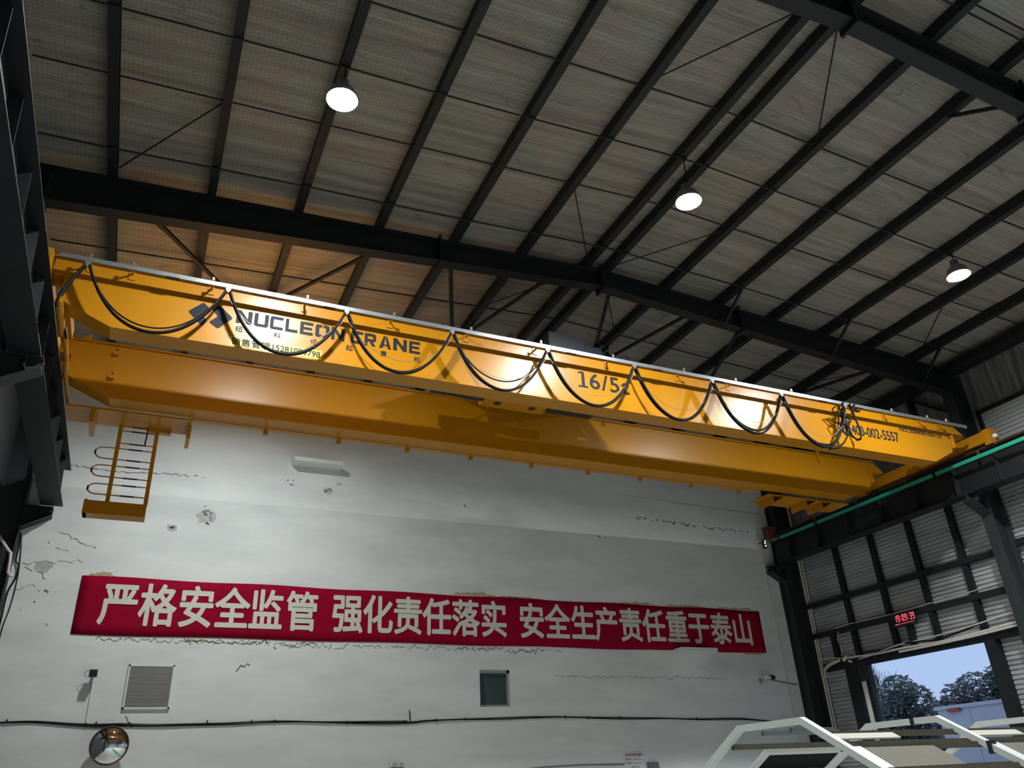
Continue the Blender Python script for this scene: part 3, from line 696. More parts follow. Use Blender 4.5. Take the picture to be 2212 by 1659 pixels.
# tangle of spare cable at the fixed end
tg = []
for (cx, cz, rx, rz_, a0) in ((12.36, 8.23, .14, .06, 0), (12.44, 8.18, .10, .10, 1), (12.50, 8.12, .07, .16, 2), (12.40, 8.00, .09, .14, .5), (12.80, 8.33, .12, .07, 1.5), (12.60, 8.30, .10, .13, 2.4), (12.86, 8.36, .07, .05, 0.2)):
    pts = [(cx+rx*math.cos(a0+t*.42), RY-.02+.05*math.sin(t*.9+a0), cz+rz_*math.sin(t*.42)) for t in range(16)]
    cable(pts, .013)
cable([(12.5, RY, 8.3), (12.47, RY-.03, 8.1), (12.44, RY-.03, 7.95), (12.36, RY-.02, 7.86), (12.33, RY-.03, 7.72), (12.42, RY-.02, 7.66), (12.46, RY, 7.8), (12.47, RY, 8.0)], .016)
cable([(12.5, RY, 8.28), (12.47, RY-.03, 8.0), (12.46, RY-.03, 7.8), (12.53, RY-.03, 7.66), (12.68, RY-.02, 7.61), (12.82, RY, 7.68), (12.88, RY, 7.82), (12.83, RY, 7.98), (12.77, RY, 8.2), (12.74, RY, 8.3)], .018)
cable([(12.53, RY, 8.25), (12.5, RY-.04, 7.9), (12.52, RY-.04, 7.7), (12.66, RY-.03, 7.58), (12.8, RY, 7.64), (12.86, RY, 7.76), (12.82, RY, 8.1), (12.78, RY, 8.33)], .014)
cable([(12.50, RY, 8.3), (12.5, RY-.02, 8.0), (12.46, RY-.02, 7.7), (12.3, RY, 7.5), (12.1, RY, 7.36), (11.86, RY, 7.31)], .02)
# lettering on the near girder
YT = 10.6965
def lettering(nm, fn, m='letter', parent=None):
    mb = MB(); fn(mb); return mb.build(nm, m, parent or G1, fixn=False)
def rpoly(pts, r=0.03, n=4):
    out = []; k = len(pts)
    for i in range(k):
        p = Vector(pts[i]); a = (Vector(pts[i-1])-p); b = (Vector(pts[(i+1) % k])-p)
        ra = min(r, a.length*.4, b.length*.4); p0 = p+a.normalized()*ra; p1 = p+b.normalized()*ra
        for j in range(n+1):
            t = j/n; out.append(((1-t)**2*p0+2*t*(1-t)*p+t*t*p1))
    return out
def logo(mb):
    for P in ([(-0.03, 8.02), (0.165, 8.215), (0.285, 8.10), (0.165, 8.00), (0.245, 7.92), (0.185, 7.81)], [(0.29, 8.125), (0.375, 8.225), (0.595, 8.03), (0.405, 7.81), (0.27, 7.90), (0.385, 8.02)]):
        q = rpoly(P, .03); mb.poly([(p.x, YT, p.y) for p in q])
lettering('logo_mark', logo)
def block_word(mb):
    # wide stencil capitals
    X0 = [0.639, 0.896, 1.127, 1.356, 1.576, 1.809, 2.054, 2.364, 2.584, 2.822, 3.054, 3.319]
    X1 = [0.866, 1.105, 1.321, 1.541, 1.773, 2.027, 2.266, 2.559, 2.769, 3.021, 3.28, 3.504]
    a, b = .27, .22
    Rr = lambda x0, x1, z0, z1: [(x0, z0), (x1, z0), (x1, z1), (x0, z1)]
    LET = {'N': [Rr(0, a, 0, 1), Rr(1-a, 1, 0, 1), [(a, 1), (a, .62), (1-a, 0), (1-a, .38)]],
           'U': [Rr(0, a, .12, 1), Rr(1-a, 1, .12, 1), [(0, .12), (.12, 0), (.88, 0), (1, .12), (1, b), (0, b)]],
           'C': [Rr(0, a, .12, .88), [(0, .12), (.12, 0), (1, 0), (1, b), (0, b)], [(0, .88), (.12, 1), (1, 1), (1, 1-b), (0, 1-b)]],
           'L': [Rr(0, a, 0, 1), Rr(0, 1, 0, b)],
           'E': [Rr(0, a, 0, 1), Rr(0, 1, 0, b), Rr(0, 1, 1-b, 1), Rr(0, .92, .40, .60)],
           'O': [Rr(0, a, .12, .88), Rr(1-a, 1, .12, .88), [(0, .12), (.12, 0), (.46, 0), (.46, b), (0, b)], [(.54, 0), (.88, 0), (1, .12), (1, b), (.54, b)], [(0, .88), (.12, 1), (.46, 1), (.46, 1-b), (0, 1-b)], [(.54, 1), (.88, 1), (1, .88), (1, 1-b), (.54, 1-b)]],
           'R': [Rr(0, a, 0, 1), [(0, 1), (.86, 1), (1, .88), (1, 1-b), (0, 1-b)], Rr(1-a, 1, .42, .9), [(0, .36), (.86, .36), (1, .46), (1, .56), (0, .56)], [(.40, .36), (.70, .36), (1, 0), (.68, 0)]],
           'A': [[(0, 0), (.28, 0), (.49, .78), (.49, 1), (.36, 1)], [(1, 0), (.72, 0), (.53, .78), (.53, 1), (.64, 1)], [(.24, .18), (.48, .18), (.48, .36), (.28, .36)], [(.54, .18), (.76, .18), (.72, .36), (.54, .36)]]}
    for ch, x0, x1 in zip('NUCLEONCRANE', X0, X1):
        for k, P in enumerate(LET[ch]): mb.poly([(x0+p[0]*(x1-x0), YT-k*.0001, 7.968+p[1]*.226) for p in P])
lettering('lettering', block_word)
def small(mb):
    for ch, x in zip('纽科伦起重机', (0.70, 1.25, 1.80, 2.35, 2.90, 3.45)): cjk(mb, ch, x, 7.868, .092, .092, YT, .012)
lettering('lettering', small)
st = lettering('phone_sticker', lambda mb: mb.poly([(0.595, YT, 7.572), (1.93, YT, 7.572), (1.93, YT, 7.728), (0.595, YT, 7.728)]), 'sticker')
def phone(mb):
    for ch, x in zip('销售管理', (0.675, 0.82, 0.965, 1.10)): cjk(mb, ch, x, 7.65, .115, .12, YT-.003, .014)
    text_fit(mb, '15281089798', 1.20, 1.91, 7.603, 7.705, YT-.003, .014)
lettering('lettering', phone)
def rating(mb):
    mb.poly([(6.505, YT, 7.885), (6.565, YT, 7.885), (6.565, YT, 8.20), (6.505, YT, 8.20)])
    mb.poly([(6.43, YT-.0001, 7.885), (6.625, YT-.0001, 7.885), (6.625, YT-.0001, 7.92), (6.43, YT-.0001, 7.92)])
    mb.poly([(6.44, YT-.0002, 8.155), (6.52, YT-.0002, 8.165), (6.52, YT-.0002, 8.20), (6.50, YT-.0002, 8.20), (6.44, YT-.0002, 8.185)])
    text_fit(mb, '6/5t', 6.665, 7.49, 7.885, 8.20, YT, .014, 1.1)
lettering('lettering', rating)
lettering('lettering', lambda mb: text_fit(mb, 'TEL:400-002-5557', 12.47, 14.27, 7.87, 8.10, YT, .02))
lettering('lettering', lambda mb: text_fit(mb, 'NO.2000085420-10', 14.37, 15.66, 8.155, 8.245, YT, .025))
# lugs on the far girder
for x, z in ((-1.02, 8.38), (-1.02, 7.94), (5.66, 8.44), (8.34, 8.45)):
    k = 1 if x < 0 else .55
    MB().box(x-.03*k, x+.05*k, 12.96, 13.039, z-.06*k, z).box(x+.03*k, x+.045*k, 12.98, 13.039, z, z+.09*k).build('lug', 'yellow', G2)
MB().prism([(-1.55, 8.537), (-1.42, 8.537), (-1.42, 8.66)], 1, 13.02, 13.04).build('lug', 'yellow', G2)
MB().box(14.3, 14.36, 13.0, 13.03, 8.3, 8.62).build('lug', 'yellow', G2)
# maintenance platform and ladder behind the far girder
pf = MB().box(-1.6, 0.31, 13.41, 14.06, 7.50, 7.53).build('access_platform', 'yellow', CR)
MB().box(-1.24, -1.17, 13.45, 14.1, 7.28, 7.50).build('platform_rib', 'yellow', pf)
MB().box(0.27, 0.33, 13.6, 14.08, 7.25, 7.50).build('platform_rib', 'yellow', pf)
MB().box(-1.6, 15.9, 13.45, 14.15, 8.475, 8.50).build('added_deck_plate', 'yellow', pf)  # unseen deck added to bounce lamp light up onto the roof
MB().box(-0.35, 0.02, 13.95, 14.07, 7.44, 7.50).build('platform_rib', 'yellow', pf)
MB().box(0.31, 12.6, 13.41, 13.52, 7.53, 7.55).build('walkway_edge', 'yellow', pf)
LY = 14.0
ld = MB().bar((-0.78, LY, 7.75), (-0.765, LY, 6.12), .065, .04, (0, 1, 0)).bar((-0.205, LY, 7.75), (-0.19, LY, 6.12), .065, .04, (0, 1, 0)).build('ladder', 'yellow', CR)
RUN = [7.73, 7.50, 7.41, 7.18, 7.08, 6.88, 6.76, 6.56, 6.43, 6.25]
for z in RUN:
    MB().tube([(-0.77, LY, z), (-0.2, LY, z)], .011, 8).build('rung', 'yellow', ld)
    MB().tube([(-0.60, LY, z), (-0.38, LY, z)], .0145, 8).build('rung_grip', 'black', ld)
for za, zb in ((7.08, 6.88), (6.76, 6.56), (6.43, 6.25)):
    c = (za+zb)/2; h = (za-zb)/2; pts = [(-0.77, LY, za), (-0.95, LY, za)]+[(-0.97-.12*math.sin(a), LY, c+h*math.cos(a)) for a in [i*math.pi/10 for i in range(1, 10)]]+[(-0.95, LY, zb), (-0.77, LY, zb)]
    MB().tube(pts, .011, 8).build('hand_hoop', 'yellow', ld)
    MB().tube([(-1.088, LY, c+.04), (-1.092, LY, c), (-1.088, LY, c-.04)], .015, 8).build('hoop_grip', 'black', ld)
MB().box(-1.09, -0.165, LY-.06, LY+.22, 5.90, 6.12).box(-1.10, -1.04, LY-.07, LY+.22, 5.90, 6.13).build('foot_box', 'yellow', ld)
MB().tube([(-0.36, LY-.02, 7.6), (-0.355, LY-.03, 7.30), (-0.365, LY-.02, 7.22), (-0.35, LY-.03, 7.16)], .012, 6).build('hanging_cable', 'rope', ld)
for x in (1.54, 2.85, 4.17, 5.47, 6.80, 8.12, 9.41, 10.75, 12.08):
    MB().box(x-.02, x+.05, 13.46, 13.50, 7.44, 7.55).box(x-.03, x-.015, 13.46, 13.5, 7.44, 7.50).build('wire_hanger', 'yellow', pf)
MB().box(12.9, 15.4, 13.41, 14.05, 7.47, 7.50).build('end_walkway', 'yellow', pf)
for x in (13.05, 14.05, 14.55):
    MB().hexa([(x, 13.42, 7.30), (x+.3, 13.42, 7.44), (x+.3, 13.95, 7.44), (x, 13.95, 7.30), (x, 13.42, 7.32), (x+.3, 13.42, 7.469), (x+.3, 13.95, 7.469), (x, 13.95, 7.32)]).box(x-.012, x, 13.42, 13.95, 7.28, 7.469).build('walkway_bracket', 'yellow', pf)

# hoist trolley resting on the girder rails
HT = thing('hoist_trolley', 'blue grey hoist trolley riding on top of the crane girders', 'crane trolley', (6.4, 12.05, 8.58))
fr = MB()
fr.box(5.0, 5.16, 10.98, 13.12, 8.60, 8.70).box(7.70, 7.86, 10.98, 13.12, 8.60, 8.70).box(5.0, 7.86, 10.96, 11.10, 8.58, 8.70).box(5.0, 7.86, 13.0, 13.14, 8.58, 8.70)
fr.build('frame', 'bluegrey', HT)
for x in (5.25, 7.6):
    for y in (10.86, 13.2):
        MB().lathe((x, y-.02, 8.695), [(.001, 0), (.115, 0), (.115, .06), (.001, .06)], 18, 1).build('wheel', 'black', HT)
cb = MB().box(5.30, 6.62, 12.16, 12.56, 8.19, 8.42).build('cross_beam', 'yellow', HT)
for x in (5.60, 6.33): MB().lathe((x, 12.36, 8.186), [(.075, 0), (.001, 0)], 18, 2).build('rope_hole', 'black', cb)
MB().box(5.35, 5.45, 12.2, 12.5, 8.42, 8.70).box(6.45, 6.55, 12.2, 12.5, 8.42, 8.70).build('beam_hanger', 'bluegrey', HT)
MB().box(4.65, 7.62, 11.15, 12.95, 8.70, 8.735).build('added_deck_plate', 'steel', HT)  # solid plate added so the trolley throws one unbroken shadow on the far girder
MB().lathe((5.3, 12.0, 8.95), [(.001, 0), (.16, 0), (.16, .03), (.14, .035), (.14, 1.5), (.16, 1.505), (.16, 1.55), (.001, 1.55)], 24, 0).build('rope_drum', 'steel_grey', HT)
m_ = MB().prism([(6.15, 8.80), (6.15, 9.23), (6.40, 9.24), (6.92, 9.185), (6.92, 8.80)], 1, 11.15, 11.65).build('gearbox', 'bluegrey', HT); bevel(m_, .015)
MB().lathe((6.32, 11.4, 9.12), [(.001, 0), (.17, 0), (.17, .25), (.12, .3), (.001, .3)], 20, 0).build('motor', 'bluegrey', HT)
MB().box(6.92, 7.32, 11.2, 11.6, 8.80, 9.10).build('brake_box', 'bluegrey', HT)
MB().box(7.28, 7.36, 11.32, 11.48, 8.84, 9.26).box(7.48, 7.56, 11.32, 11.48, 8.84, 9.26).box(7.28, 7.56, 11.32, 11.48, 9.19, 9.26).box(7.28, 7.56, 11.32, 11.48, 8.84, 9.12).build('cable_post', 'black', HT)
MB().box(4.2, 5.0, 12.0, 12.3, 8.16, 8.36).build('hook_block', 'black', HT)
MB().box(4.95, 5.3, 12.2, 12.4, 8.20, 8.3).build('rope_guide', 'steel_grey', HT)
MB().tube([(4.6, 12.2, 8.3), (5.4, 12.1, 8.85)], .012, 6).build('wire_rope', 'steel_grey', HT)
MB().box(6.62, 7.6, 12.15, 12.35, 8.15, 8.30).build('secondary_hook', 'black', HT)
MB().tube([(7.2, 12.3, 8.28), (7.5, 12.3, 8.7)], .015, 6).build('wire_rope', 'steel_grey', HT)

# ================================================================== THINGS ON THE WHITE WALL
BN = thing('banner', 'long red safety banner with large off-white characters on the white wall', 'banner', (7.45, 17.97, 5.28))
def banner_cloth():
    mb = MB(); n = 90; m = 6
    for j in range(m+1):
        for i in range(n+1):
            u, v = i/n, j/m
            x = -1.165+(17.225)*u-(0.05*u if v < .5 else 0)*0
            z = 4.71+1.145*v+.012*math.sin(u*37)*(v > .9)-.010*math.sin(u*29)*(v < .1)
            y = 17.988-.006*math.sin(u*60+v*2)*math.sin(v*3.14)-.004
            mb.v.append((x, y, z))
    for j in range(m):
        for i in range(n):
            mb.f.append((j*(n+1)+i, j*(n+1)+i+1, (j+1)*(n+1)+i+1, (j+1)*(n+1)+i)); mb.sm.append(True)
    o = mb.build('cloth', 'banner', BN, fixn=False)
    md = o.modifiers.new('thick', 'SOLIDIFY'); md.thickness = .004; md.offset = 0
banner_cloth()
BT = '严格安全监管强化责任落实安全生产责任重于泰山'
BX = [-0.40, 0.32, 1.06, 1.78, 2.48, 3.24, 4.25, 4.95, 5.66, 6.37, 7.09, 7.82, 8.84, 9.55, 10.28, 10.97, 11.70, 12.42, 13.16, 13.87, 14.61, 15.34]
for ch, x in zip(BT, BX):
    mb = MB(); cjk(mb, ch, x, 5.31, .60, .775, 17.970, .024); mb.build('character', 'bannerink', BN, fixn=False)

vt = thing('wall_vent', 'square grey louvered vent low on the white wall above the mirror', 'vent', (.39, 17.98, 3.75))
MB().box(-.035, .81, 17.955, 18.0, 3.34, 3.375).box(-.035, .81, 17.955, 18.0, 4.13, 4.16).box(-.035, 0, 17.955, 18.0, 3.34, 4.16).box(.78, .81, 17.955, 18.0, 3.34, 4.16).build('frame', 'plaster', vt)
MB().box(0, .78, 17.992, 17.998, 3.375, 4.13).build('duct_opening', 'ventdark', vt)
sl = MB()
for k in range(33):
    z = 3.378+k*(.75/33); sl.hexa([(0, 17.962, z), (.78, 17.962, z), (.78, 17.99, z+.010), (0, 17.99, z+.010), (0, 17.962, z+.013), (.78, 17.962, z+.013), (.78, 17.99, z+.016), (0, 17.99, z+.016)]).box(0, .78, 17.960, 17.963, z, z+.013)
sl.build('slats', 'vent', vt)

mr = thing('convex_mirror', 'round convex traffic mirror with brown rim low on the white wall', 'mirror', (-.14, 17.72, 2.69))
cap = [(.001, -.115)]+[(.325*math.sin(a)/math.sin(.75), -.115+(.325/math.sin(.75))*(1-math.cos(a))) for a in [.75*i/14 for i in range(1, 15)]]
MB().lathe((-.14, 17.74, 2.695), cap, 40, 1).build('mirror_face', 'mirror', mr)
MB().lathe((-.14, 17.74, 2.695), [(.326, -.012), (.334, -.012), (.336, .0), (.334, .012), (.32, .03), (.2, .06), (.001, .06)], 40, 1).build('rim', 'rim', mr)
MB().tube([(-.14, 17.79, 2.6), (-.14, 17.9, 2.5), (-.14, 18.0, 2.5)], .025, 10).build('bracket', 'steel_grey', mr)

def ledge(x0, x1, z0, z1, label):
    o = MB().box(x0, x1, 17.60, 18.0, z0, z1).build('concrete_ledge', 'plaster'); bevel(o, .006); tag(o, label, 'ledge', 'white wall ledges')
ledge(2.745, 3.88, 8.69, 8.785, 'white concrete ledge high on the wall under the crane')
ledge(12.95, 14.09, 4.64, 4.745, 'white ledge overlapping the bottom edge of the red banner')

sp = thing('spot_light', 'small black floodlight on a stalk beside the wall vent', 'floodlight', (-.63, 17.9, 3.95))
hd = MB().box(-.70, -.56, 17.72, 17.86, 3.90, 4.03).build('lamp_head', 'black', sp); bevel(hd, .01)
MB().box(-.65, -.61, 17.86, 18.0, 3.93, 3.97).build('bracket', 'steel_grey', sp)
MB().tube([(-.71+.075*math.cos(a), 17.84, 3.96+.06*math.sin(a)) for a in [i*.628 for i in range(10)]], .004, 5, True).build('wire_loop', 'rope', sp)
MB().tube([(-.63, 17.985, 3.9), (-.615, 17.985, 3.5), (-.61, 17.985, 3.09)], .009, 6).build('conduit', 'pvc', sp)

wc = thing('wall_cable', 'black cable bundle clipped along the white wall, below window and vent', 'cable', (6, 17.98, 3.08))
CP = [(-2.4, 3.13), (-2.01, 3.13), (-1.42, 3.14), (-0.57, 3.07), (0.0, 3.065), (0.65, 3.04), (1.84, 3.07), (2.92, 3.10), (4.26, 3.06), (5.69, 3.05), (6.22, 3.08), (7.79, 3.11), (8.97, 3.13), (10.47, 3.10), (12.2, 3.07), (13.32, 3.04), (14.65, 3.04), (15.41, 2.99), (16.2, 2.93), (16.9, 2.9)]
def smooth(P, n=6):
    out = []
    for i in range(len(P)-1):
        p0 = Vector(P[max(0, i-1)]); p1 = Vector(P[i]); p2 = Vector(P[i+1]); p3 = Vector(P[min(len(P)-1, i+2)])
        for k in range(n):
            t = k/n; out.append(.5*((2*p1)+(p2-p0)*t+(2*p0-5*p1+4*p2-p3)*t*t+(3*p1-p0-3*p2+p3)*t**3))
    out.append(Vector(P[-1])); return out
CPS = smooth([(x, 17.975, z) for x, z in CP])
MB().tube(CPS, .014, 7).build('cable', 'rope', wc)
MB().tube([(p.x, 17.98, p.z-.018+.012*math.sin(p.x*2.1)) for p in CPS], .009, 6).build('cable', 'rope', wc)
MB().tube([(p.x, 17.98, p.z+.012+.014*math.sin(p.x*1.3+1)) for p in CPS if p.x < 5.8], .009, 6).build('cable', 'rope', wc)
for x, z in ((-1.9, 3.15), (-.6, 3.08), (-.43, 3.1), (1.55, 3.1), (2.4, 3.1), (2.85, 3.1), (4.35, 3.06), (5.62, 3.06), (6.35, 3.08), (7.05, 3.1), (9.6, 3.12), (10.2, 3.1), (11.1, 3.09), (13.4, 3.04)):
    MB().box(x-.012, x+.012, 17.955, 18.0, z-.03, z+.03).build('clip', 'black', wc)
tag(MB().tube([(5.75, 17.985, 3.06), (5.735, 17.975, 3.18), (5.73, 17.97, 3.28), (5.72, 17.96, 3.30)], .010, 6).build('cable_stub', 'rope'), 'short cable end sticking up from the wall cable', 'cable')

cc = thing('security_camera', 'small white security camera on the white wall by the door corner', 'security camera', (15.75, 17.85, 4.0))
bd = MB().hexa([(15.64, 17.66, 4.015), (15.88, 17.70, 3.985), (15.88, 17.80, 3.985), (15.64, 17.76, 4.015), (15.64, 17.66, 4.085), (15.88, 17.70, 4.055), (15.88, 17.80, 4.055), (15.64, 17.76, 4.085)]).build('body', 'white', cc); bevel(bd, .01)
MB().hexa([(15.80, 17.65, 3.99), (15.93, 17.68, 3.975), (15.93, 17.79, 3.975), (15.80, 17.77, 3.99), (15.80, 17.65, 4.095), (15.95, 17.68, 4.075), (15.95, 17.79, 4.075), (15.80, 17.77, 4.095)]).build('hood', 'black', cc)
MB().tube([(15.74, 17.74, 4.0), (15.74, 17.82, 3.96), (15.68, 17.99, 3.96)], .018, 8).lathe((15.66, 18.0, 3.96), [(.07, 0), (.065, -.03), (.001, -.03)], 16, 1).build('bracket', 'alu', cc)
MB().tube([(15.95, 17.97, 4.02), (16.4, 17.975, 3.95), (16.95, 17.985, 3.885)], .014, 8).build('conduit', 'greybox', cc)

em = thing('emergency_light', 'twin head emergency light at the bottom of the white wall', 'emergency light', (5.45, 17.95, 2.2))
for x in (5.375, 5.535):
    MB().box(x-.055, x+.055, 17.86, 17.97, 2.18, 2.27).build('lamp_head', 'white', em)
    MB().box(x-.045, x+.045, 17.855, 17.862, 2.19, 2.255).build('reflector', 'alu', em)
MB().box(5.30, 5.60, 17.93, 18.0, 1.98, 2.16).build('battery_box', 'greybox', em)

nb = thing('notice_board', 'pale safety notice with red heading low on the white wall', 'notice', (11.38, 17.98, 1.9))
MB().box(11.10, 11.67, 17.975, 17.995, 1.55, 2.315).build('board', 'paper', nb)
def nt1(mb):
    for k, ch in enumerate('车间安全重点警示'): cjk(mb, ch, 11.165+k*.063, 2.262, .052, .055, 17.972, .02)
lettering('heading', nt1, 'ink_red', nb)
def nt2(mb):
    for r, (z, l) in enumerate(((2.17, 4), (2.085, 4), (2.0, 6))):
        for k in range(l): cjk(mb, '作业名称危险部位安全'[(r*3+k) % 10], 11.15+k*.04+(.15 if r == 2 else 0), z, .032, .032, 17.972, .012)
        if r < 2: mb.box(11.34, 11.60, 17.971, 17.973, z-.012, z-.006)
lettering('lines', nt2, 'ink_dark', nb)
gb = MB().box(11.74, 12.02, 17.90, 18.0, 1.80, 2.085).build('junction_box', 'greybox'); bevel(gb, .008); tag(gb, 'grey junction box beside the safety notice', 'junction box')
tag(MB().tube([(8.0, 17.98, 2.02), (9.0, 17.98, 2.07), (9.86, 17.98, 2.085), (11.08, 17.98, 2.065)], .014, 7).build('wall_conduit', 'greybox'), 'thin grey conduit running to the safety notice', 'conduit')

tag(MB().tube([(16.595, 17.985, 7.98), (16.60, 17.985, 5.5), (16.61, 17.985, 2.4)], .014, 8).build('corner_conduit', 'pvc'), 'thin white conduit down the white wall near the door corner', 'conduit')
cj = thing('conduit_pair', 'pair of tall cream conduits in the corner by the corrugated wall', 'conduit', (17.62, 17.72, 3))
MB().tube([(17.62, 17.64, 9.2), (17.63, 17.66, 6.0), (17.63, 17.68, 2.2)], .032, 10).build('conduit', 'pvc', cj)
MB().tube([(17.64, 17.56, 7.3), (17.645, 17.59, 5.0), (17.645, 17.60, 2.2)], .026, 10).build('conduit', 'pvc', cj)
# wires in the shaded corner
tag(MB().tube(smooth([(-2.40, 17.97, 6.62), (-2.38, 17.97, 6.32), (-2.37, 17.97, 6.07), (-2.31, 17.96, 5.97), (-2.30, 17.97, 5.76), (-2.38, 17.97, 5.44), (-2.38, 17.97, 5.02), (-2.38, 17.97, 4.5)]), .014, 6).build('corner_wire', 'rope'), 'kinked black wire hanging down the wall beside the shadowed corner column', 'wire', 'wires in the shadowed corner')
tag(MB().tube(smooth([(-2.38, 17.98, 6.57), (-2.31, 17.98, 6.14), (-2.27, 17.98, 5.65), (-2.28, 17.98, 5.18), (-2.32, 17.98, 4.84), (-2.33, 17.98, 4.5)]), .008, 6).build('corner_wire', 'rope'), 'thin black wire on the wall, farther from the shadowed corner column', 'wire', 'wires in the shadowed corner')
tag(MB().tube([(-2.75, 17.60, 6.49), (-2.5, 17.60, 6.18), (-2.44, 17.60, 6.12), (-2.42, 17.60, 5.95), (-2.41, 17.60, 5.74), (-2.37, 17.60, 5.70), (-2.34, 17.70, 5.70)], .03, 10).build('bent_pipe', 'pvc'), 'bent white plastic pipe crossing the shadowed corner column', 'pipe')

# ================================================================== THINGS ON THE DOOR WALL
ck = thing('digital_clock', 'red digital wall clock reading 19:09:39 above the doorway', 'clock', (17.48, 14.45, 5.0))
KX = 17.49
bd = MB().box(KX, KX+.05, 14.09, 14.79, 4.85, 5.19).build('case', 'black', ck); bevel(bd, .01)
SEG = {'0': 'abcdef', '1': 'bc', '3': 'abgcd', '9': 'abcdfg'}
def digit(mb, ch, yc, zc, w, h, t):
    # seen from inside the hall the digits read along decreasing y
    x0, x1 = KX-.006, KX-.001
    def seg(ya, yb, za, zb): mb.box(x0, x1, min(ya, yb), max(ya, yb), za, zb)
    yl, yr = yc+w/2, yc-w/2
    for s in SEG[ch]:
        if s == 'a': seg(yl-t*.3, yr+t*.3, zc+h/2-t, zc+h/2)
        if s == 'd': seg(yl-t*.3, yr+t*.3, zc-h/2, zc-h/2+t)
        if s == 'g': seg(yl-t*.5, yr+t*.5, zc-t/2, zc+t/2)
        if s == 'f': seg(yl, yl-t, zc+t*.2, zc+h/2-t*.3)
        if s == 'b': seg(yr, yr+t, zc+t*.2, zc+h/2-t*.3)
        if s == 'e': seg(yl, yl-t, zc-h/2+t*.3, zc-t*.2)
        if s == 'c': seg(yr, yr+t, zc-h/2+t*.3, zc-t*.2)
y = 14.71
for ch in '19:09:39':
    mb = MB()
    if ch == ':':
        y -= .012
        for dz in (-.035, .035): mb.box(KX-.006, KX-.001, y-.010, y+.010, 5.05+dz-.010, 5.05+dz+.010)
        mb.build('colon', 'led_red', ck); y -= .045
    else:
        digit(mb, ch, y-.035, 5.05, .060, .16, .013); mb.build('digit', 'led_red', ck); y -= .087
mb = MB()
mb.box(KX-.006, KX-.001, 14.64, 14.72, 4.905, 4.922)
for k in range(9): mb.box(KX-.006, KX-.001, 14.60-k*.055, 14.62-k*.055, 4.905, 4.925)
mb.build('day_marks', 'led_red', ck)
# cable trunking over the doorway
dc = thing('door_cables', 'bundle of cream conduits and loose cable over the doorway header', 'cable', (17.42, 14, 4.35))
MB().tube(smooth([(17.40, 16.6, 4.39), (17.40, 16.2, 4.37), (17.40, 15.4, 4.33), (17.40, 14.6, 4.335), (17.40, 13.5, 4.31), (17.40, 12.4, 4.34), (17.40, 11.4, 4.40)]), .026, 9).build('conduit', 'pvc', dc)
MB().tube(smooth([(17.42, 14.75, 4.27), (17.40, 14.0, 4.265), (17.40, 13.2, 4.27), (17.40, 12.4, 4.29), (17.40, 11.4, 4.33)]), .026, 9).build('conduit', 'pvc', dc)
MB().tube(smooth([(17.45, 16.1, 4.30), (17.42, 15.6, 4.33), (17.38, 14.8, 4.42), (17.38, 13.8, 4.44), (17.38, 12.6, 4.50), (17.40, 11.4, 4.62)]), .016, 8).build('conduit', 'pvc', dc)
MB().tube(smooth([(17.45, 16.0, 4.44), (17.42, 15.2, 4.40), (17.38, 14.4, 4.43), (17.38, 13.6, 4.37), (17.38, 12.9, 4.43), (17.42, 12.2, 4.55)]), .022, 7).build('loose_cable', 'rope', dc)
MB().tube(smooth([(17.50, 17.5, 4.50), (17.45, 16.9, 4.44), (17.40, 16.65, 4.40)]), .016, 8).build('conduit', 'pvc', dc)
for k in range(3):
    MB().tube(smooth([(17.55, 17.46, 4.14-.05*k), (17.48, 17.4, 4.24-.04*k), (17.42, 17.1, 4.33-.03*k), (17.40, 16.7, 4.38-.02*k)]), .016, 8).build('conduit', 'pvc', dc)
MB().tube([(17.40, 16.58, 4.34), (17.40, 16.42, 4.42)], .045, 10).tube([(17.39, 16.4, 4.30), (17.39, 16.3, 4.26)], .03, 8).build('fitting', 'pvc', dc)
MB().tube(smooth([(17.50, 16.62, 5.1), (17.44, 16.66, 4.9), (17.44, 16.60, 4.7), (17.42, 16.62, 4.45)]), .010, 6).build('loose_cable', 'pvc', dc)
tag(MB().tube(smooth([(17.50, 16.7, 5.20), (17.5, 16.2, 5.22), (17.5, 15.4, 5.21), (17.5, 14.8, 5.20), (17.5, 13.8, 5.22), (17.5, 12.6, 5.24), (17.5, 11.5, 5.3)]), .010, 6).build('rail_cable', 'pvc'), 'thin pale cable lying along the lower wall rail by the clock', 'cable')

# ================================================================== WHITE FRAMES IN FRONT OF THE DOORWAY
FU = thing('machine_frame', 'row of white welded canopy frames with tan panels standing before the doorway', 'steel frame', (6.5, 5.7, 0))
PTS = [(7.05, 0.0), (7.05, 1.497), (6.11, 2.005), (5.33, 2.005), (4.40, 1.489), (4.40, 0.0)]
def hoop(x):
    a = .03
    def off(k):  # mitred inner/outer outline
        res = []
        for i, p in enumerate(PTS):
            P_ = Vector(p); d = []
            if i > 0: d.append((P_-Vector(PTS[i-1])).normalized())
            if i < len(PTS)-1: d.append((Vector(PTS[i+1])-P_).normalized())
            ns = [Vector((-q.y, q.x)) for q in d]
            n = sum(ns, Vector((0, 0))).normalized(); c = n.dot(ns[0]); res.append(P_+n*(k/c))
        return res
    o_, i_ = off(-.026), off(.026)
    mb = MB()
    for k in range(len(PTS)-1):
        q = [o_[k], o_[k+1], i_[k+1], i_[k]]
        mb.hexa([(x-a, p.x, p.y) for p in q]+[(x+a, p.x, p.y) for p in q])
    o = mb.build('hoop', 'framewhite', FU); return o
for x in (5.0, 6.55, 8.1): hoop(x)
MB().box(6.515, 6.585, 5.56, 5.60, 1.972, 2.035).build('strap', 'black', FU)
MB().box(6.515, 6.585, 4.86, 4.90, 1.70, 1.80).build('strap', 'black', FU)
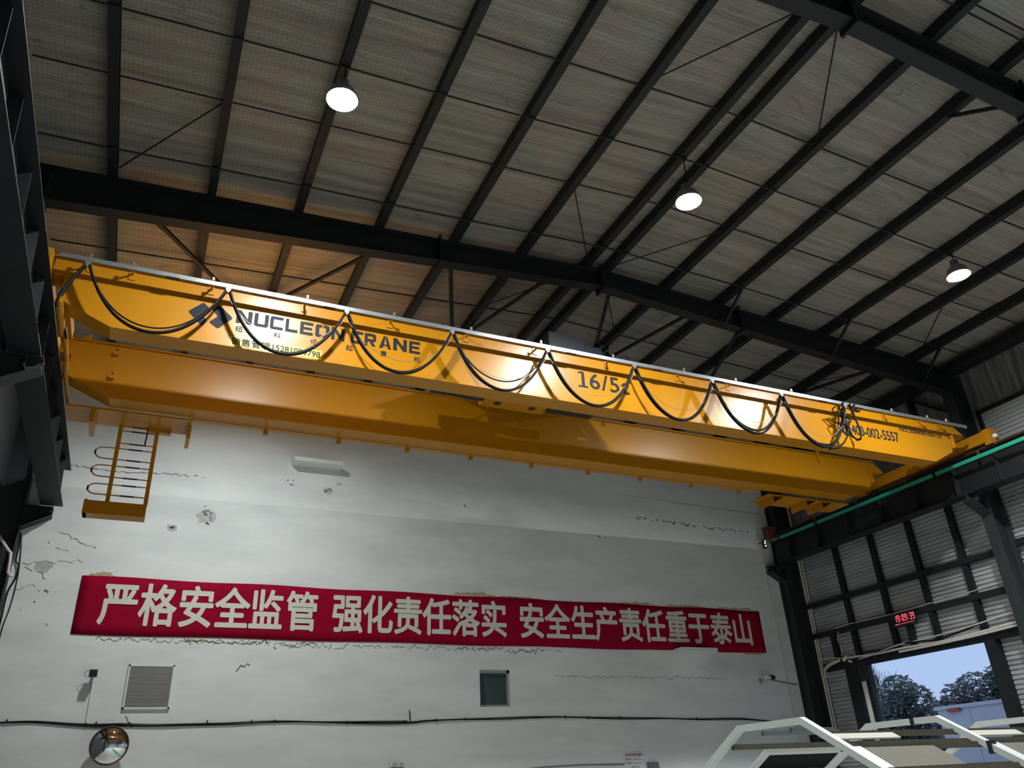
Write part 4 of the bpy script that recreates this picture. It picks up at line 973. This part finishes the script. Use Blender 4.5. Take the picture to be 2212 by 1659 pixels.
def sl_n(y): return 2.005-.555*(5.33-y)      # near slope
def sl_f(y): return 2.005-.54*(y-6.11)
for y, x1, h in ((5.20, 9.6, .045), (5.0, 9.6, .05), (4.69, 9.6, .05)):
    MB().box(5.03, x1, y-.02, y+.02, sl_n(y)-.065, sl_n(y)-.02).build('crossbar', 'tan', FU)
for y in (6.29, 6.72):
    MB().box(5.03, 9.6, y-.02, y+.02, sl_f(y)-.065, sl_f(y)-.02).build('crossbar', 'tan', FU)
MB().box(5.03, 5.9, 5.85, 5.88, 1.93, 1.965).box(5.03, 5.5, 5.5, 5.53, 1.93, 1.965).build('stub_tube', 'greybox', FU)
def slab(x0, x1, ya, yb, fn, dz, th, nm, m):
    MB().hexa([(x0, ya, fn(ya)+dz), (x1, ya, fn(ya)+dz), (x1, yb, fn(yb)+dz), (x0, yb, fn(yb)+dz), (x0, ya, fn(ya)+dz+th), (x1, ya, fn(ya)+dz+th), (x1, yb, fn(yb)+dz+th), (x0, yb, fn(yb)+dz+th)]).build(nm, m, FU)
slab(5.22, 5.98, 4.71, 4.98, sl_n, -.035, .01, 'panel', 'tan')
slab(6.78, 7.6, 4.71, 4.98, sl_n, -.035, .01, 'panel', 'tan')
slab(5.06, 5.2, 4.70, 4.98, sl_n, -.03, .012, 'side_strip', 'framewhite')
slab(6.62, 6.76, 4.70, 4.98, sl_n, -.03, .012, 'side_strip', 'framewhite')
for xa, xb in ((5.06, 5.78), (6.62, 7.3), (8.17, 8.9)):
    slab(xa, xb, 5.09, 5.165, sl_n, -.03, .012, 'cream_board', 'cream')
slab(5.50, 6.46, 6.42, 6.46, sl_f, -.02, .03, 'window_frame', 'framewhite')
slab(5.50, 5.58, 6.46, 6.68, sl_f, -.02, .03, 'window_frame', 'framewhite')
slab(5.58, 6.46, 6.46, 6.70, sl_f, -.01, .008, 'window_pane', 'darkglass')

# ================================================================== OUTSIDE
TK = thing('box_truck', 'white box truck parked outside the doorway', 'truck', (27.5, 17, 0))
MB().box(26.6, 29.0, 12.0, 21.55, 1.0, 3.52).build('cargo_box', 'truck', TK)
MB().box(26.55, 29.05, 11.95, 21.65, 3.50, 3.62).build('top_rail', 'truck', TK)
for y in (13.5, 15.2, 16.9, 18.6, 20.3): MB().box(26.585, 26.6, y-.02, y+.02, 1.0, 3.5).build('panel_seam', 'alu', TK)
MB().box(26.52, 26.55, 20.6, 21.1, 3.40, 3.52).build('marker_light', 'amber', TK)
MB().box(26.8, 28.8, 12.2, 21.4, .75, 1.0).build('chassis', 'black', TK)
for y in (13.4, 19.6):
    for x in (26.75, 28.5): MB().lathe((x, y, .5), [(.001, 0), (.5, 0), (.52, .05), (.52, .25), (.5, .3), (.001, .3)], 22, 0).build('wheel', 'black', TK)

def leaves(mb, c, R, n, s, rnd, squash=1.0):
    for _ in range(n):
        while True:
            d = Vector((rnd.uniform(-1, 1), rnd.uniform(-1, 1), rnd.uniform(-1, 1)))
            if .25 < d.length < 1: break
        d = d.normalized()*d.length**.45
        p = Vector(c)+Vector((d.x*R, d.y*R, d.z*R*squash))
        a = Vector((rnd.gauss(0, 1), rnd.gauss(0, 1), rnd.gauss(0, .6))).normalized(); b = a.orthogonal().normalized()
        l = s*rnd.uniform(.6, 1.3)
        mb.poly([p-a*l, p+b*l*.35, p+a*l, p-b*l*.35])
def tree(name, c, clumps, n, s, m, label, seed, trunk_r=.16):
    rnd = random.Random(seed)
    t = thing(name, label, 'tree', (c[0], c[1], 0), 'trees outside the doorway')
    fo = MB(); tr_ = MB()
    top = max(k[2] for k in clumps)
    tr_.tube([(c[0], c[1], 0), (c[0]+.1, c[1], top*.5), (c[0], c[1]+.1, top)], trunk_r, 8, r_end=.04)
    for (dx, dy, z, R) in clumps:
        p = (c[0]+dx, c[1]+dy, z)
        leaves(fo, p, R, int(n*R*R), s, rnd)
        tr_.tube([(c[0], c[1], z*.45), (c[0]+dx*.5, c[1]+dy*.5, z*.75), p], .06, 6, r_end=.02)
    fo.build('foliage', m, t, fixn=False); tr_.build('trunk', 'bark', t)
#  y/x ratios: .90 left edge .. .69 right edge of the opening
def cl(rnd, n, wy, z0, z1, R): return [(rnd.uniform(-1.2, 1.2), rnd.uniform(-wy, wy), rnd.uniform(z0, z1), rnd.uniform(R*.7, R)) for _ in range(n)]
rr = random.Random(21)
tree('evergreen_tree', (35, 30.2), [(0, 0, 5.2, .8), (0, -.6, 4.4, 1.1), (.3, .9, 4.2, 1.1), (-.5, .2, 3.2, 1.6), (0, -1.2, 3.2, 1.2), (0, 1.3, 3.0, 1.3), (0, 0, 2.0, 1.7), (-.8, -1.5, 2.0, 1.2)], 950, .14, 'leaf', 'dark bushy evergreen outside, tallest mass left of the open sky', 1)
tree('evergreen_tree', (36, 33.0), [(0, 0, 3.9, 1.2), (0, 1.3, 3.6, 1.2), (0, -1.1, 3.0, 1.3), (0, 0.4, 2.2, 1.7)], 950, .14, 'leaf', 'dark evergreen outside beneath the bare tree', 2)
tree('evergreen_tree', (37, 28.6), [(0, .5, 2.9, .8), (0, -.5, 2.7, .7), (0, -1.3, 2.5, .7), (0, 0, 2.0, 1.0)], 950, .13, 'leaf3', 'low tree outside at the dip of the skyline beside the truck roof', 3)
tree('bronze_tree', (33, 25.0), [(0, 1.2, 3.6, .8), (0, .4, 4.1, .9), (0, -.5, 4.4, .9), (0, -1.3, 4.1, .8), (0, 0, 3.2, 1.3), (0, -1.4, 3.0, 1.1), (0, 1.3, 2.8, .9)], 950, .13, 'leaf3', 'rounded brownish tree outside behind the white truck', 4)
tree('broadleaf_tree', (31.6, 22.25), [(0, .6, 4.55, .45), (0, .15, 4.8, .48), (0, -.2, 4.4, .64), (0, -.5, 5.15, .53), (0, -.47, 5.9, .38), (0, -.95, 6.2, .64), (0, -.65, 3.95, .75), (0, .2, 3.95, .55)], 330, .19, 'leaf2', 'dark broad leaved tree outside against the doorway edge', 5)
def bare_tree():
    rnd = random.Random(9); t = thing('bare_tree', 'leafless tree outside at the hinge edge of the doorway', 'tree', (40, 35.5, 0), 'trees outside the doorway')
    mb = MB()
    def grow(p, d, l, r, k):
        q = p+d*l; mid = p+d*l*.5+Vector((rnd.gauss(0, .05), rnd.gauss(0, .05), 0))*l
        mb.tube([p, mid, q], r, 5, r_end=r*.7, caps=False)
        if k == 0: return
        for _ in range(3 if k > 1 else 4):
            e = (d+Vector((rnd.gauss(0, .42), rnd.gauss(0, .42), rnd.uniform(-.1, .35)))).normalized()
            grow(p+d*l*rnd.uniform(.55, 1), e, l*rnd.uniform(.6, .82), r*.6, k-1)
    grow(Vector((40, 35.5, 0)), Vector((0, -.03, 1)).normalized(), 3.0, .15, 5)
    mb.build('branches', 'bark', t)
bare_tree()
